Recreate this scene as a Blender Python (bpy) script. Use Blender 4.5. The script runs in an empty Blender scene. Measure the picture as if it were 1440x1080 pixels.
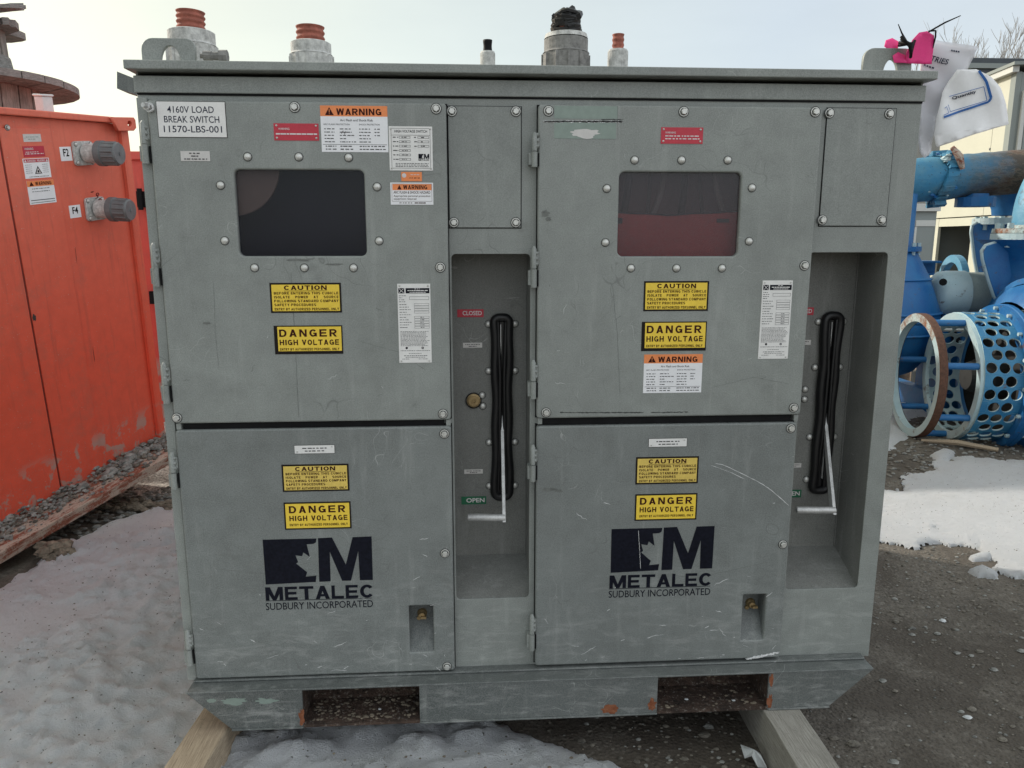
import bpy, bmesh, math, random
from math import pi, sin, cos, radians
from mathutils import Vector, Matrix, Euler, noise

random.seed(7)
scene = bpy.context.scene

# ------------------------------------------------------------------ camera
cam_d = bpy.data.cameras.new('camera')
cam_d.sensor_width = 36
cam_d.lens = 26.65
cam_d.clip_end = 600
cam_d.clip_start = 0.05
cam = bpy.data.objects.new('camera', cam_d)
scene.collection.objects.link(cam)
_yaw, _pitch = 0.0625, 0.1896
_f = Vector((sin(_yaw)*cos(_pitch), cos(_yaw)*cos(_pitch), -sin(_pitch)))
_r = Vector((cos(_yaw), -sin(_yaw), 0))
_u = _r.cross(_f)
cam.matrix_world = Matrix(((_r.x, _u.x, -_f.x, -0.203), (_r.y, _u.y, -_f.y, -2.018), (_r.z, _u.z, -_f.z, 1.236), (0, 0, 0, 1)))
scene.camera = cam

# ------------------------------------------------------------------ world and sun
SUN_AZ_DIR = Vector((-0.82, 0.57, 0)).normalized()     # horizontal direction towards the sun: behind left
SUN_EL = radians(30)
world = bpy.data.worlds.new('World')
scene.world = world
world.use_nodes = True
wn = world.node_tree; wn.nodes.clear()
def wnode(t, **k):
    n = wn.nodes.new(t)
    for a, b in k.items(): setattr(n, a, b)
    return n
wo = wnode('ShaderNodeOutputWorld')
sky = wnode('ShaderNodeTexSky', sky_type='NISHITA', sun_disc=False)
sky.sun_elevation = SUN_EL
sky.sun_rotation = math.atan2(SUN_AZ_DIR.x, SUN_AZ_DIR.y)
sky.air_density = 1.0; sky.dust_density = 2.0; sky.ozone_density = 1.2
bg1 = wnode('ShaderNodeBackground'); bg1.inputs['Strength'].default_value = 0.05; sky.sun_size = 0.01
wn.links.new(sky.outputs[0], bg1.inputs['Color'])
# cloud veil, warmer sunward; brightness added overhead and behind camera to lift shade
tc = wnode('ShaderNodeTexCoord')
dotn = wnode('ShaderNodeVectorMath', operation='DOT_PRODUCT')
sdir = Vector((SUN_AZ_DIR.x*cos(SUN_EL), SUN_AZ_DIR.y*cos(SUN_EL), sin(SUN_EL)))
dotn.inputs[1].default_value = sdir
wn.links.new(tc.outputs['Generated'], dotn.inputs[0])
rmp = wnode('ShaderNodeValToRGB')
dmap = wnode('ShaderNodeMapRange'); dmap.inputs['From Min'].default_value = -1.0; dmap.inputs['From Max'].default_value = 1.0
wn.links.new(dotn.outputs['Value'], dmap.inputs['Value'])
e = rmp.color_ramp.elements
stops = [(-1.0, (.70, .69, .67)), (-.4, (.68, .68, .66)), (.0, (.46, .475, .46)), (.304, (.37, .39, .385)), (.667, (.38, .385, .29)), (.85, (.38, .365, .20)), (1.0, (.20, .16, .06))]
e[0].position = 0.0; e[0].color = (*stops[0][1], 1)
e[1].position = 1.0; e[1].color = (*stops[-1][1], 1)
for dv, cl in stops[1:-1]:
    q_ = rmp.color_ramp.elements.new((dv+1)/2); q_.color = (*cl, 1)
wn.links.new(dmap.outputs[0], rmp.inputs[0])
cmap = wnode('ShaderNodeMapping'); cmap.inputs['Scale'].default_value = (1.0, 1.0, 3.2)
wn.links.new(tc.outputs['Generated'], cmap.inputs[0])
cn = wnode('ShaderNodeTexNoise'); cn.inputs['Scale'].default_value = 2.2; cn.inputs['Detail'].default_value = 6; cn.inputs['Roughness'].default_value = 0.55
wn.links.new(cmap.outputs[0], cn.inputs['Vector'])
cr = wnode('ShaderNodeMapRange'); cr.inputs['From Min'].default_value = 0.3; cr.inputs['From Max'].default_value = 0.7
cr.inputs['To Min'].default_value = 0.90; cr.inputs['To Max'].default_value = 1.06
wn.links.new(cn.outputs['Fac'], cr.inputs['Value'])
sepz = wnode('ShaderNodeSeparateXYZ'); wn.links.new(tc.outputs['Generated'], sepz.inputs[0])
zr = wnode('ShaderNodeMapRange'); zr.inputs['From Min'].default_value = 0.35; zr.inputs['From Max'].default_value = 0.9
zr.inputs['To Min'].default_value = 1.0; zr.inputs['To Max'].default_value = 1.4  # veil made brighter overhead as added fill
wn.links.new(sepz.outputs['Z'], zr.inputs['Value'])
mz = wnode('ShaderNodeMath', operation='MULTIPLY'); wn.links.new(cr.outputs[0], mz.inputs[0]); wn.links.new(zr.outputs[0], mz.inputs[1])
vm = wnode('ShaderNodeVectorMath', operation='SCALE')
wn.links.new(rmp.outputs['Color'], vm.inputs[0]); wn.links.new(mz.outputs[0], vm.inputs['Scale'])
bg2 = wnode('ShaderNodeBackground'); bg2.inputs['Strength'].default_value = 0.93
wn.links.new(vm.outputs[0], bg2.inputs['Color'])
ads = wnode('ShaderNodeAddShader')
wn.links.new(bg1.outputs[0], ads.inputs[0]); wn.links.new(bg2.outputs[0], ads.inputs[1])
wn.links.new(ads.outputs[0], wo.inputs['Surface'])

sun_d = bpy.data.lights.new('sun', 'SUN')
sun_d.energy = 2.5; sun_d.angle = radians(1.5); sun_d.color = (1.0, 0.93, 0.82)
sun = bpy.data.objects.new('sun', sun_d)
scene.collection.objects.link(sun)
sun.rotation_euler = (-sdir).to_track_quat('-Z', 'Y').to_euler()

vs = scene.view_settings
scene.display_settings.display_device = 'sRGB'
vs.view_transform = 'Standard'; vs.look = 'None'; vs.exposure = 0.57; vs.gamma = 1.0; vs.use_curve_mapping = False
scene.cycles.max_bounces = 8
scene.cycles.transparent_max_bounces = 12

# ------------------------------------------------------------------ materials
def srgb(r, g, b):
    return tuple((c/12.92 if c <= 0.04045 else ((c+0.055)/1.055)**2.4) for c in (r/255, g/255, b/255))

class NT:
    def __init__(s, name):
        s.m = bpy.data.materials.new(name); s.m.use_nodes = True
        s.t = s.m.node_tree; s.t.nodes.clear()
        s.out = s.n('ShaderNodeOutputMaterial')
        s.co = s.n('ShaderNodeTexCoord').outputs['Object']
    def n(s, t, **k):
        nd = s.t.nodes.new(t)
        for a, b in k.items(): setattr(nd, a, b)
        return nd
    def l(s, a, b): s.t.links.new(a, b)
    def noise(s, scale, detail=4, rough=0.55, vec=None, dist=0.0, stretch=None, off=None):
        v = vec or s.co
        if stretch or off:
            mp = s.n('ShaderNodeMapping')
            if stretch: mp.inputs['Scale'].default_value = stretch
            if off: mp.inputs['Location'].default_value = off
            s.l(v, mp.inputs[0]); v = mp.outputs[0]
        nd = s.n('ShaderNodeTexNoise')
        nd.inputs['Scale'].default_value = scale; nd.inputs['Detail'].default_value = detail
        nd.inputs['Roughness'].default_value = rough; nd.inputs['Distortion'].default_value = dist
        s.l(v, nd.inputs['Vector'])
        return nd.outputs['Fac']
    def rng(s, x, a, b, c=0.0, d=1.0):
        nd = s.n('ShaderNodeMapRange')
        for k, v in zip(('From Min', 'From Max', 'To Min', 'To Max'), (a, b, c, d)): nd.inputs[k].default_value = v
        s.l(x, nd.inputs['Value']); return nd.outputs[0]
    def math(s, op, a, b):
        nd = s.n('ShaderNodeMath', operation=op)
        for i, v in enumerate((a, b)):
            if isinstance(v, (int, float)): nd.inputs[i].default_value = v
            else: s.l(v, nd.inputs[i])
        return nd.outputs[0]
    def mix(s, fac, a, b):
        nd = s.n('ShaderNodeMix', data_type='RGBA')
        if isinstance(fac, (int, float)): nd.inputs[0].default_value = fac
        else: s.l(fac, nd.inputs[0])
        for i, v in ((6, a), (7, b)):
            if isinstance(v, tuple): nd.inputs[i].default_value = (*v[:3], 1)
            else: s.l(v, nd.inputs[i])
        return nd.outputs[2]
    def bsdf(s, col, rough=0.5, metal=0.0, height=None, bump=0.2, dist=0.002, **k):
        b = s.n('ShaderNodeBsdfPrincipled')
        if isinstance(col, tuple): b.inputs['Base Color'].default_value = (*col[:3], 1)
        else: s.l(col, b.inputs['Base Color'])
        for nm, v in (('Roughness', rough), ('Metallic', metal)):
            if isinstance(v, (int, float)): b.inputs[nm].default_value = v
            else: s.l(v, b.inputs[nm])
        for a, v in k.items(): b.inputs[a].default_value = v
        if height is not None:
            bp = s.n('ShaderNodeBump'); bp.inputs['Strength'].default_value = bump; bp.inputs['Distance'].default_value = dist
            s.l(height, bp.inputs['Height']); s.l(bp.outputs[0], b.inputs['Normal'])
        s.l(b.outputs[0], s.out.inputs['Surface'])
        return s.m

def plain(name, col, rough=0.5, metal=0.0, var=0.12, scale=30, bump=0.0, spec=None, **k):
    t = NT(name)
    if spec is not None: k['Specular IOR Level'] = spec
    n1 = t.noise(scale, 5); n2 = t.noise(scale*9, 3)
    f = t.math('ADD', t.math('MULTIPLY', n1, 0.6), t.math('MULTIPLY', n2, 0.4))
    f = t.rng(f, 0.3, 0.7)
    c = t.mix(f, tuple(x*(1-var) for x in col), tuple(min(1, x*(1+var)) for x in col))
    return t.bsdf(c, rough, metal, n2 if bump else None, bump, **k)

def grey_paint(name, base, dirt_amt=0.5, low=-0.1, high=0.5):
    t = NT(name)
    big = t.noise(2.6, 6, 0.62, dist=0.6)
    mid = t.noise(17, 5, 0.6)
    fine = t.noise(330, 2, 0.6)
    drip = t.noise(9, 5, 0.65, stretch=(3.2, 3.2, 0.35))
    a = tuple(x*0.72 for x in base); b = tuple(min(1, x*1.20) for x in base)
    f = t.math('ADD', t.math('MULTIPLY', big, 0.55), t.math('MULTIPLY', mid, 0.45))
    c = t.mix(t.rng(f, 0.33, 0.67), a, b)
    c = t.mix(t.rng(fine, 0.30, 0.70), t.mix(0.22, c, (base[0]*.35, base[1]*.35, base[2]*.35)), t.mix(0.17, c, (0.62, 0.63, 0.61)))
    c = t.mix(t.rng(drip, 0.56, 0.76, 0, 0.30), c, (0.46, 0.47, 0.45))
    smear = t.noise(5.5, 6, 0.7, stretch=(1.0, 1.0, 1.3), off=(5, 2, 9))
    c = t.mix(t.rng(smear, 0.63, 0.73, 0, 0.42), c, (0.12, 0.122, 0.115))
    # scuffs: thin pale strokes
    w = t.noise(1.3, 2, 0.5, off=(3, 1, 4))
    sc1 = t.noise(16, 5, 0.7, stretch=(0.25, 0.5, 2.6), dist=1.2)
    c = t.mix(t.rng(sc1, 0.70, 0.74, 0, 0.35), c, (0.72, 0.73, 0.70))
    # dust and scrapes lower down
    sep = t.n('ShaderNodeSeparateXYZ'); t.l(t.co, sep.inputs[0])
    zz = t.rng(sep.outputs['Z'], low, high, 1.0, 0.0)
    dn = t.noise(26, 8, 0.75, dist=0.5, stretch=(.38, 1, 1.5))
    dm = t.math('MULTIPLY', t.rng(dn, 0.50, 0.66, 0, 1), zz)
    c = t.mix(t.math('MULTIPLY', dm, dirt_amt), c, (0.62, 0.62, 0.60))
    big2 = t.noise(0.9, 3, .5, off=(7, 7, 7))
    c = t.mix(t.rng(big2, .38, .62, 0, .22), c, (0.19, 0.20, 0.195))
    ed = t.noise(60, 6, 0.75, off=(2, 8, 1))
    c = t.mix(t.rng(ed, 0.66, 0.72, 0, 0.45), c, (0.10, 0.10, 0.095))
    vo = t.n('ShaderNodeTexVoronoi'); vo.feature = 'DISTANCE_TO_EDGE'; vo.inputs['Scale'].default_value = 6.5
    wv = t.n('ShaderNodeTexNoise'); wv.inputs['Scale'].default_value = 2.5; wv.inputs['Detail'].default_value = 3; t.l(t.co, wv.inputs['Vector'])
    av = t.n('ShaderNodeVectorMath', operation='ADD'); t.l(t.co, av.inputs[0]); t.l(wv.outputs['Color'], av.inputs[1]); t.l(av.outputs[0], vo.inputs['Vector'])
    msk = t.rng(t.noise(4.0, 4, .7, off=(11, 3, 6)), .54, .62)
    c = t.mix(t.math('MULTIPLY', t.rng(vo.outputs['Distance'], 0.0, .012, .5, 0), msk), c, (0.10, 0.103, 0.10))
    msk2 = t.rng(t.noise(5.0, 4, .7, off=(1, 13, 2)), .57, .64)
    vo2 = t.n('ShaderNodeTexVoronoi'); vo2.feature = 'DISTANCE_TO_EDGE'; vo2.inputs['Scale'].default_value = 9; t.l(av.outputs[0], vo2.inputs['Vector'])
    c = t.mix(t.math('MULTIPLY', t.rng(vo2.outputs['Distance'], 0.0, .008, .55, 0), msk2), c, (0.55, 0.56, 0.54))
    h = t.math('ADD', t.math('MULTIPLY', fine, 0.5), t.math('ADD', mid, t.math('MULTIPLY', big, 5.0)))
    return t.bsdf(c, t.rng(mid, 0.3, 0.7, 0.40, 0.58), 0.0, h, 0.16, 0.0012)

M = {}
GREY = (0.262, 0.283, 0.264)
M['grey'] = grey_paint('grey_paint', GREY, 0.35); M['grey_door'] = grey_paint('grey_paint_weathered', (0.176, 0.194, 0.187), 0.4, -.15, .45)  # lower doors darker: shade near the ground put into the paint
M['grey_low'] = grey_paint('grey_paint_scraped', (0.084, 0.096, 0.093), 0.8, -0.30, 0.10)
M['grey_in'] = grey_paint('grey_paint_sheltered', (0.165, 0.166, 0.152), .2)  # brownish pocket paint, darkened with the shade of the recess
M['black'] = plain('black_rubber', (0.008, 0.008, 0.009), 0.6, var=.4, spec=.15)
M['boot'] = plain('boot_rubber', (0.007, 0.007, 0.008), 0.42, var=.4)
M['inside'] = plain('cabinet_inside', (0.02, 0.022, 0.022), 0.8)
M['steel'] = plain('bolt_steel', (0.60, 0.60, 0.57), 0.40, 0.5, var=.3, scale=60)
M['zinc'] = plain('galvanised', (0.56, 0.56, 0.55), 0.5, 0.55, var=.35, scale=40)
M['brass'] = plain('brass_lock', (0.36, 0.26, 0.13), 0.5, 0.6, var=.35, scale=80)
M['yellow'] = plain('sign_yellow', (0.88, 0.62, 0.06), 0.5, var=.10, scale=25)
M['yellow_worn'] = plain('sign_yellow_faded', (0.74, 0.54, 0.12), 0.55, var=.14, scale=25)
M['sblack'] = plain('sign_black', (0.015, 0.011, 0.010), 0.55, var=.3, spec=.15)
M['maroon'] = plain('print_dark_brown', (0.045, 0.010, 0.008), 0.55, var=.2, spec=.12)
M['white'] = plain('sign_white', (0.80, 0.79, 0.77), 0.5, var=.08, scale=40)
M['sticker'] = plain('sticker_white', (0.86, 0.86, 0.88), 0.45, var=.05)
M['sorange'] = plain('sign_orange', (0.86, 0.27, 0.09), 0.5, var=.1)
M['sred'] = plain('sign_red', (0.52, 0.03, 0.055), 0.45, var=.12)
M['sgreen'] = plain('sign_green', (0.01, 0.13, 0.06), 0.5, var=.2)
M['swhite'] = plain('print_white', (0.7, 0.66, 0.66), 0.5)
M['sgrey'] = plain('print_grey', (0.05, 0.05, 0.055), 0.5, spec=.15)
M['splate'] = plain('plate_silver', (0.62, 0.60, 0.58), 0.45, 0.1, var=.1, scale=60)
M['logo'] = plain('logo_navy_black', (0.008, 0.009, 0.016), 0.5, var=.5, scale=120, spec=.12)
M['leafgrey'] = plain('leaf_grey', (0.23, 0.25, 0.245), 0.5)
M['cprint'] = plain('print_blue', (0.02, 0.13, 0.42), 0.5)

def coil_mat(name, c):
    t = NT(name); n = t.noise(60, 5, 0.7)
    return t.bsdf(t.mix(t.rng(n, .3, .7), tuple(x*.55 for x in c), tuple(x*1.25 for x in c)), 0.8, 0, n, 0.5, 0.004)
M['redplug'] = coil_mat('faded_red_plastic', (0.36, 0.115, 0.08))
M['gland'] = coil_mat('weathered_aluminium', (0.56, 0.56, 0.54))
M['glanddark'] = coil_mat('dirty_aluminium', (0.24, 0.235, 0.225))

def rust_mat():
    t = NT('rusty_floor')
    n = t.noise(22, 7, 0.7); n2 = t.noise(90, 5, 0.7)
    c = t.mix(t.rng(n, .35, .65), (0.032, 0.020, 0.015), (0.10, 0.062, 0.045))
    c = t.mix(t.rng(n2, .56, .68, 0, .8), c, (0.30, 0.27, 0.24))
    c = t.mix(t.rng(n2, .44, .34, 0, .9), c, (0.015, 0.012, 0.01))
    return t.bsdf(c, 0.9, 0, n2, 0.9, 0.01)
M['rust'] = rust_mat()
def rustspot():
    t = NT('rust_bloom'); n = t.noise(70, 6, .7)
    return t.bsdf(t.mix(t.rng(n, .35, .65), (0.17, 0.045, 0.015), (0.30, 0.12, 0.06)), 0.9, 0, n, .5, .003)
M['rustspot'] = rustspot()

def orange_mat(name, base, faded):
    t = NT(name)
    big = t.noise(1.5, 4, .6); mid = t.noise(14, 5, .6); fine = t.noise(220, 2, .6)
    sep = t.n('ShaderNodeSeparateXYZ'); t.l(t.co, sep.inputs[0])
    up = t.rng(t.math('ADD', sep.outputs['Z'], t.math('MULTIPLY', big, 0.5)), 0.9, 2.1, 0, 0.8)
    c = t.mix(up, base, faded)
    c = t.mix(t.rng(mid, .35, .7, 0, .25), c, tuple(x*.55 for x in base))
    c = t.mix(t.rng(fine, .25, .75, .0, .16), c, (0.5, 0.25, 0.2))
    run = t.noise(8, 6, .7, stretch=(3, 3, .22), off=(5, 5, 5))
    c = t.mix(t.rng(run, .54, .72, 0, .4), c, tuple(x*.36+.04 for x in base))
    gr_ = t.noise(3.5, 6, .75, off=(2, 6, 6))
    c = t.mix(t.rng(gr_, .54, .72, 0, .35), c, (0.36, 0.16, 0.12))
    lowz = t.rng(sep.outputs['Z'], 0.08, 0.42, 1, 0)
    n = t.noise(9, 4, .5, dist=.7, off=(1, 0, 2))
    patch = t.math('MULTIPLY', t.rng(t.math('ADD', t.math('MULTIPLY', n, .75), t.math('MULTIPLY', t.noise(55, 5, .7), .25)), .515, .56), t.rng(sep.outputs['Z'], 0.22, 0.30, 1, 0))
    c = t.mix(t.math('MULTIPLY', patch, 0.72), c, (0.40, 0.34, 0.29))
    dust = t.noise(120, 5, .8)
    c = t.mix(t.math('MULTIPLY', t.rng(dust, .55, .68), t.math('MULTIPLY', lowz, .7)), c, (0.34, 0.29, 0.26))
    c = t.mix(t.rng(t.noise(130, 1, .5, off=(9, 9, 9)), .74, .76, 0, .6), c, (0.6, 0.4, 0.35))
    return t.bsdf(c, 0.55, 0, mid, .1, .002)
M['orange'] = orange_mat('orange_paint', (0.88, 0.10, 0.045), (0.78, 0.19, 0.12))
M['redbox'] = orange_mat('red_paint', (0.72, 0.06, 0.04), (0.70, 0.11, 0.08))
M['darkred'] = plain('dark_red_metal', (0.20, 0.03, 0.02), .7, var=.3)

def ledge_mat():
    t = NT('scraped_rusty_ledge')
    n = t.noise(16, 6, .7, stretch=(.35, 1.5, 1.6)); n2 = t.noise(80, 5, .7)
    c = t.mix(t.rng(n, .46, .54), (0.46, 0.36, 0.29), (0.26, 0.085, 0.05))
    c = t.mix(t.rng(n2, .55, .62), c, (0.34, 0.31, 0.27))
    c = t.mix(t.rng(n2, .42, .36), c, (0.03, 0.018, 0.014))
    return t.bsdf(c, .9, 0, n2, .6, .005)
M['ledge'] = ledge_mat()

def blue_mat(name, base, light):
    t = NT(name)
    n = t.noise(5, 5, .65); n2 = t.noise(40, 5, .7)
    c = t.mix(t.rng(n, .35, .65), base, tuple((a+b)/2 for a, b in zip(base, light)))
    c = t.mix(t.rng(n2, .66, .70, 0, .8), c, (0.02, 0.015, 0.012))
    c = t.mix(t.rng(n2, .34, .30, 0, .5), c, light)
    n3 = t.noise(11, 6, .75, off=(4, 4, 2))
    c = t.mix(t.rng(n3, .60, .68, 0, .75), c, (0.10, 0.055, 0.03))
    return t.bsdf(c, t.rng(n, .3, .7, .35, .6), 0, t.math('ADD', n2, n3), .35, .008)
M['blue'] = blue_mat('blue_paint', (0.006, 0.10, 0.30), (0.03, 0.20, 0.42))
M['paleblue'] = blue_mat('pale_blue_paint', (0.08, 0.28, 0.44), (0.26, 0.45, 0.54))
M['midblue'] = blue_mat('sun_faded_blue_paint', (0.018, 0.16, 0.34), (0.08, 0.30, 0.45))
M['whitish'] = blue_mat('chalky_blue_paint', (0.36, 0.50, 0.54), (0.52, 0.60, 0.60))
def ringmat():
    t = NT('rusted_rim')
    n = t.noise(9, 6, .7); n2 = t.noise(60, 5, .7)
    c = t.mix(t.rng(n, .42, .60), (0.40, 0.50, 0.50), (0.22, 0.085, 0.035))
    c = t.mix(t.rng(n2, .55, .62, 0, .8), c, (0.05, 0.03, 0.02))
    return t.bsdf(c, .7, 0, n2, .5, .006)
M['ring'] = ringmat(); M['hooprust'] = coil_mat('dark_rust', (0.11, 0.05, 0.03))
def pipemat():
    t = NT('blue_pipe_rust_scaled')
    sep = t.n('ShaderNodeSeparateXYZ'); t.l(t.co, sep.inputs[0])
    n = t.noise(2.2, 6, .7); n2 = t.noise(12, 7, .7, stretch=(.5, 1, 1.6)); n3 = t.noise(45, 4, .7)
    x = t.math('ADD', sep.outputs['X'], t.math('MULTIPLY', n, 1.1))
    x = t.math('SUBTRACT', x, t.math('MULTIPLY', sep.outputs['Z'], 0.7))
    rf = t.rng(x, 3.20433, 3.76046, 0, 1)
    rust = t.mix(t.rng(n2, .4, .6), (0.10, 0.05, 0.03), (0.22, 0.18, 0.13))
    rust = t.mix(t.rng(n2, .50, .52, 0, .8), rust, (0.045, 0.03, 0.022))
    blue = t.mix(t.rng(n3, .62, .66), (0.03, 0.20, 0.36), (0.012, 0.012, 0.014))
    blue = t.mix(t.rng(n, .4, .6, 0, .6), blue, (0.12, 0.27, 0.33))
    return t.bsdf(t.mix(rf, blue, rust), .65, 0, n2, .5, .015)
M['pipe'] = pipemat()
M['motor'] = plain('motor_grey_green', (0.30, 0.35, 0.33), .5, var=.2, scale=12)
M['motordark'] = plain('motor_fins', (0.13, 0.15, 0.145), .6, var=.2)
M['cream'] = plain('cream_cladding', (0.56, 0.56, 0.47), .6, var=.05, scale=3)
M['cladgrey'] = plain('grey_cladding', (0.26, 0.29, 0.28), .6, var=.06, scale=3)
M['trim'] = plain('pale_trim', (0.60, 0.61, 0.58), .5, var=.05)
M['roofdark'] = plain('dark_trailer', (0.055, 0.065, 0.075), .6, var=.2, scale=5)
M['pvc'] = plain('white_plastic', (0.66, 0.66, 0.66), .5)
M['cap'] = plain('cap_plastic', (0.15, 0.16, 0.165), .5, var=.25, scale=30)
M['flangew'] = coil_mat('chalky_flange', (0.46, 0.43, 0.40))

def wood(name, a, b, axis=(1, 12, 12)):
    t = NT(name)
    n = t.noise(7, 8, .7, stretch=axis, dist=.25); n2 = t.noise(5, 5, .6)
    c = t.mix(t.rng(n, .35, .65), a, b)
    c = t.mix(t.rng(n2, .5, .7, 0, .5), c, tuple(x*.5 for x in a))
    n3 = t.noise(13, 5, .7, stretch=tuple(q*1.6 if q > 4 else q*.7 for q in axis), off=(3, 3, 3))
    c = t.mix(t.rng(n3, .60, .64, 0, .7), c, tuple(x*.22 for x in a))
    sp_ = t.noise(90, 4, .8)
    c = t.mix(t.rng(sp_, .58, .66, 0, .35), c, tuple(x*.5 for x in a))
    return t.bsdf(c, .85, 0, n, .5, .004)
M['timberL'] = wood('fresh_timber', (0.30, 0.235, 0.165), (0.54, 0.44, 0.32), (45, 1.6, 45))
M['timberR'] = wood('weathered_timber', (0.24, 0.225, 0.195), (0.42, 0.40, 0.36), (45, 1.6, 45))
M['oldwood'] = wood('grey_old_wood', (0.15, 0.145, 0.135), (0.32, 0.315, 0.30), (3, 3, 14))
M['oldwood2'] = wood('grey_old_wood_staves', (0.19, 0.175, 0.155), (0.38, 0.345, 0.31), (14, 14, 1))
M['bark'] = plain('bare_bark', (0.34, 0.33, 0.32), .9)

def gravel_mat():
    t = NT('wet_gravel')
    n = t.noise(0.9, 5, .6); n2 = t.noise(26, 6, .75); n3 = t.noise(110, 4, .75)
    v = t.n('ShaderNodeTexVoronoi'); v.inputs['Scale'].default_value = 75; v.inputs['Randomness'].default_value = 1
    t.l(t.co, v.inputs['Vector'])
    c = t.mix(t.rng(n, .35, .65), (0.065, 0.055, 0.044), (0.125, 0.106, 0.086))
    c = t.mix(t.rng(n2, .35, .68, 0, .7), c, (0.20, 0.178, 0.15))
    bw = t.n('ShaderNodeRGBToBW'); t.l(v.outputs['Color'], bw.inputs[0])
    c = t.mix(t.rng(bw.outputs[0], .70, .90, 0, .5), c, (0.26, 0.238, 0.205))
    big_ = t.noise(2.4, 4, .6, off=(8, 1, 5))
    c = t.mix(t.rng(big_, .45, .60, 0, .75), c, (0.060, 0.047, 0.035))
    c = t.mix(t.rng(n3, .5, .34, 0, .7), c, (0.025, 0.022, 0.018))
    h = t.math('ADD', t.math('MULTIPLY', n2, 1.2), t.math('MULTIPLY', t.rng(v.outputs['Distance'], 0, .6, 1, 0), .6))
    return t.bsdf(c, .85, 0, h, .6, .010)
M['gravel'] = gravel_mat()
def snow_mat():
    t = NT('old_dirty_snow')
    n = t.noise(2.2, 5, .6); n2 = t.noise(30, 6, .75); n3 = t.noise(260, 3, .8)
    c = t.mix(t.rng(n, .35, .65), (0.95, 0.97, 1.0), (0.88, 0.90, 0.92))
    c = t.mix(t.rng(n2, .56, .76, 0, .38), c, (0.60, 0.595, 0.585))
    c = t.mix(t.rng(n3, .60, .70, 0, .35), c, (0.40, 0.39, 0.37))
    st_ = t.noise(7, 6, .75, off=(3, 9, 1))
    c = t.mix(t.rng(st_, .60, .76, 0, .45), c, (0.50, 0.465, 0.42))
    v = t.noise(70, 2, .5, off=(4, 4, 4))
    c = t.mix(t.rng(v, .70, .73, 0, .85), c, (0.06, 0.05, 0.04))
    h = t.math('ADD', n2, t.math('MULTIPLY', n3, .7))
    return t.bsdf(c, t.rng(n2, .4, .6, .35, .75), 0, h, 1.0, .03)
M['snow'] = snow_mat()
def sunlit_gravel_mat():
    t = NT('pale_crushed_stone'); n = t.noise(55, 4, .8); n2 = t.noise(1.5, 3, .5)
    c = t.mix(t.rng(n, .42, .60), (0.16, 0.14, 0.12), (0.72, 0.69, 0.62))
    return t.bsdf(c, .8, 0, n, .8, .01)
M['limestone'] = sunlit_gravel_mat()  # pale tone carries the sunlight on the gravel
def stone(name, c):
    t = NT(name)
    oi = t.n('ShaderNodeTexCoord')
    n = t.noise(28, 3, .6, vec=oi.outputs['Object']); n2 = t.noise(140, 4, .7)
    cc = t.mix(t.rng(n, .35, .65), tuple(x*.55 for x in c), tuple(min(1, x*1.5) for x in c))
    return t.bsdf(cc, .85, 0, n2, .4, .003)
M['stone'] = stone('pebble', (0.15, 0.135, 0.112))
M['stonegrey'] = stone('grey_pebble', (0.22, 0.22, 0.205))
M['ice'] = plain('ice_scrap', (0.55, 0.57, 0.58), .5, var=.25, scale=20)
M['dirtclump'] = stone('dirty_clump', (0.17, 0.14, 0.105))

def pane_mat(name, tint, refl, d0=.03, d1=.12):
    t = NT(name)
    tr = t.n('ShaderNodeBsdfTransparent'); tr.inputs[0].default_value = (*tint, 1)
    gl = t.n('ShaderNodeBsdfGlossy'); gl.inputs['Roughness'].default_value = 0.12; gl.inputs[0].default_value = (.55, .58, .62, 1)
    df = t.n('ShaderNodeBsdfDiffuse')
    n = t.noise(160, 3, .7)
    df.inputs[0].default_value = (0.22, 0.22, 0.25, 1)
    m1 = t.n('ShaderNodeMixShader'); t.l(t.rng(n, .3, .7, d0, d1), m1.inputs[0])
    t.l(tr.outputs[0], m1.inputs[1]); t.l(df.outputs[0], m1.inputs[2])
    m2 = t.n('ShaderNodeMixShader'); m2.inputs[0].default_value = refl
    t.l(m1.outputs[0], m2.inputs[1]); t.l(gl.outputs[0], m2.inputs[2])
    t.l(m2.outputs[0], t.out.inputs['Surface'])
    return t.m
M['paneL'] = pane_mat('dusty_acrylic', (.78, .78, .82), .02, .0, .03)
M['paneR'] = pane_mat('dusty_acrylic_clear', (.80, .72, .72), .03, .03, .17)
def film_mat():
    t = NT('plastic_film')
    tr = t.n('ShaderNodeBsdfTransparent'); tr.inputs[0].default_value = (.9, .9, .93, 1)
    b = t.n('ShaderNodeBsdfPrincipled'); b.inputs['Base Color'].default_value = (.93, .93, .95, 1); b.inputs['Roughness'].default_value = .3
    m = t.n('ShaderNodeMixShader'); t.l(t.rng(t.noise(5, 3, .5), .3, .7, .35, .55), m.inputs[0])
    t.l(tr.outputs[0], m.inputs[1]); t.l(b.outputs[0], m.inputs[2]); t.l(m.outputs[0], t.out.inputs['Surface'])
    return t.m
M['film'] = film_mat()
M['paper'] = plain('paper', (0.90, 0.90, 0.91), .6, var=.05, scale=14)
M['ink'] = plain('ink', (0.03, 0.035, 0.06), .6, spec=.12)
M['pink'] = plain('fluorescent_pink_tag', (0.95, 0.05, 0.27), .55, var=.1)
M['barrier'] = plain('red_barrier_sheet', (0.36, 0.030, 0.026), .5, var=.25, scale=6)  # red of the reflection in the right pane
M['barrierdark'] = plain('dark_barrier', (0.012, 0.013, 0.024), .5, var=.3, scale=8, spec=.1)
M['browndisc'] = plain('brown_disc', (0.17, 0.11, 0.075), .6)  # brown of the reflection in the left pane
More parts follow.
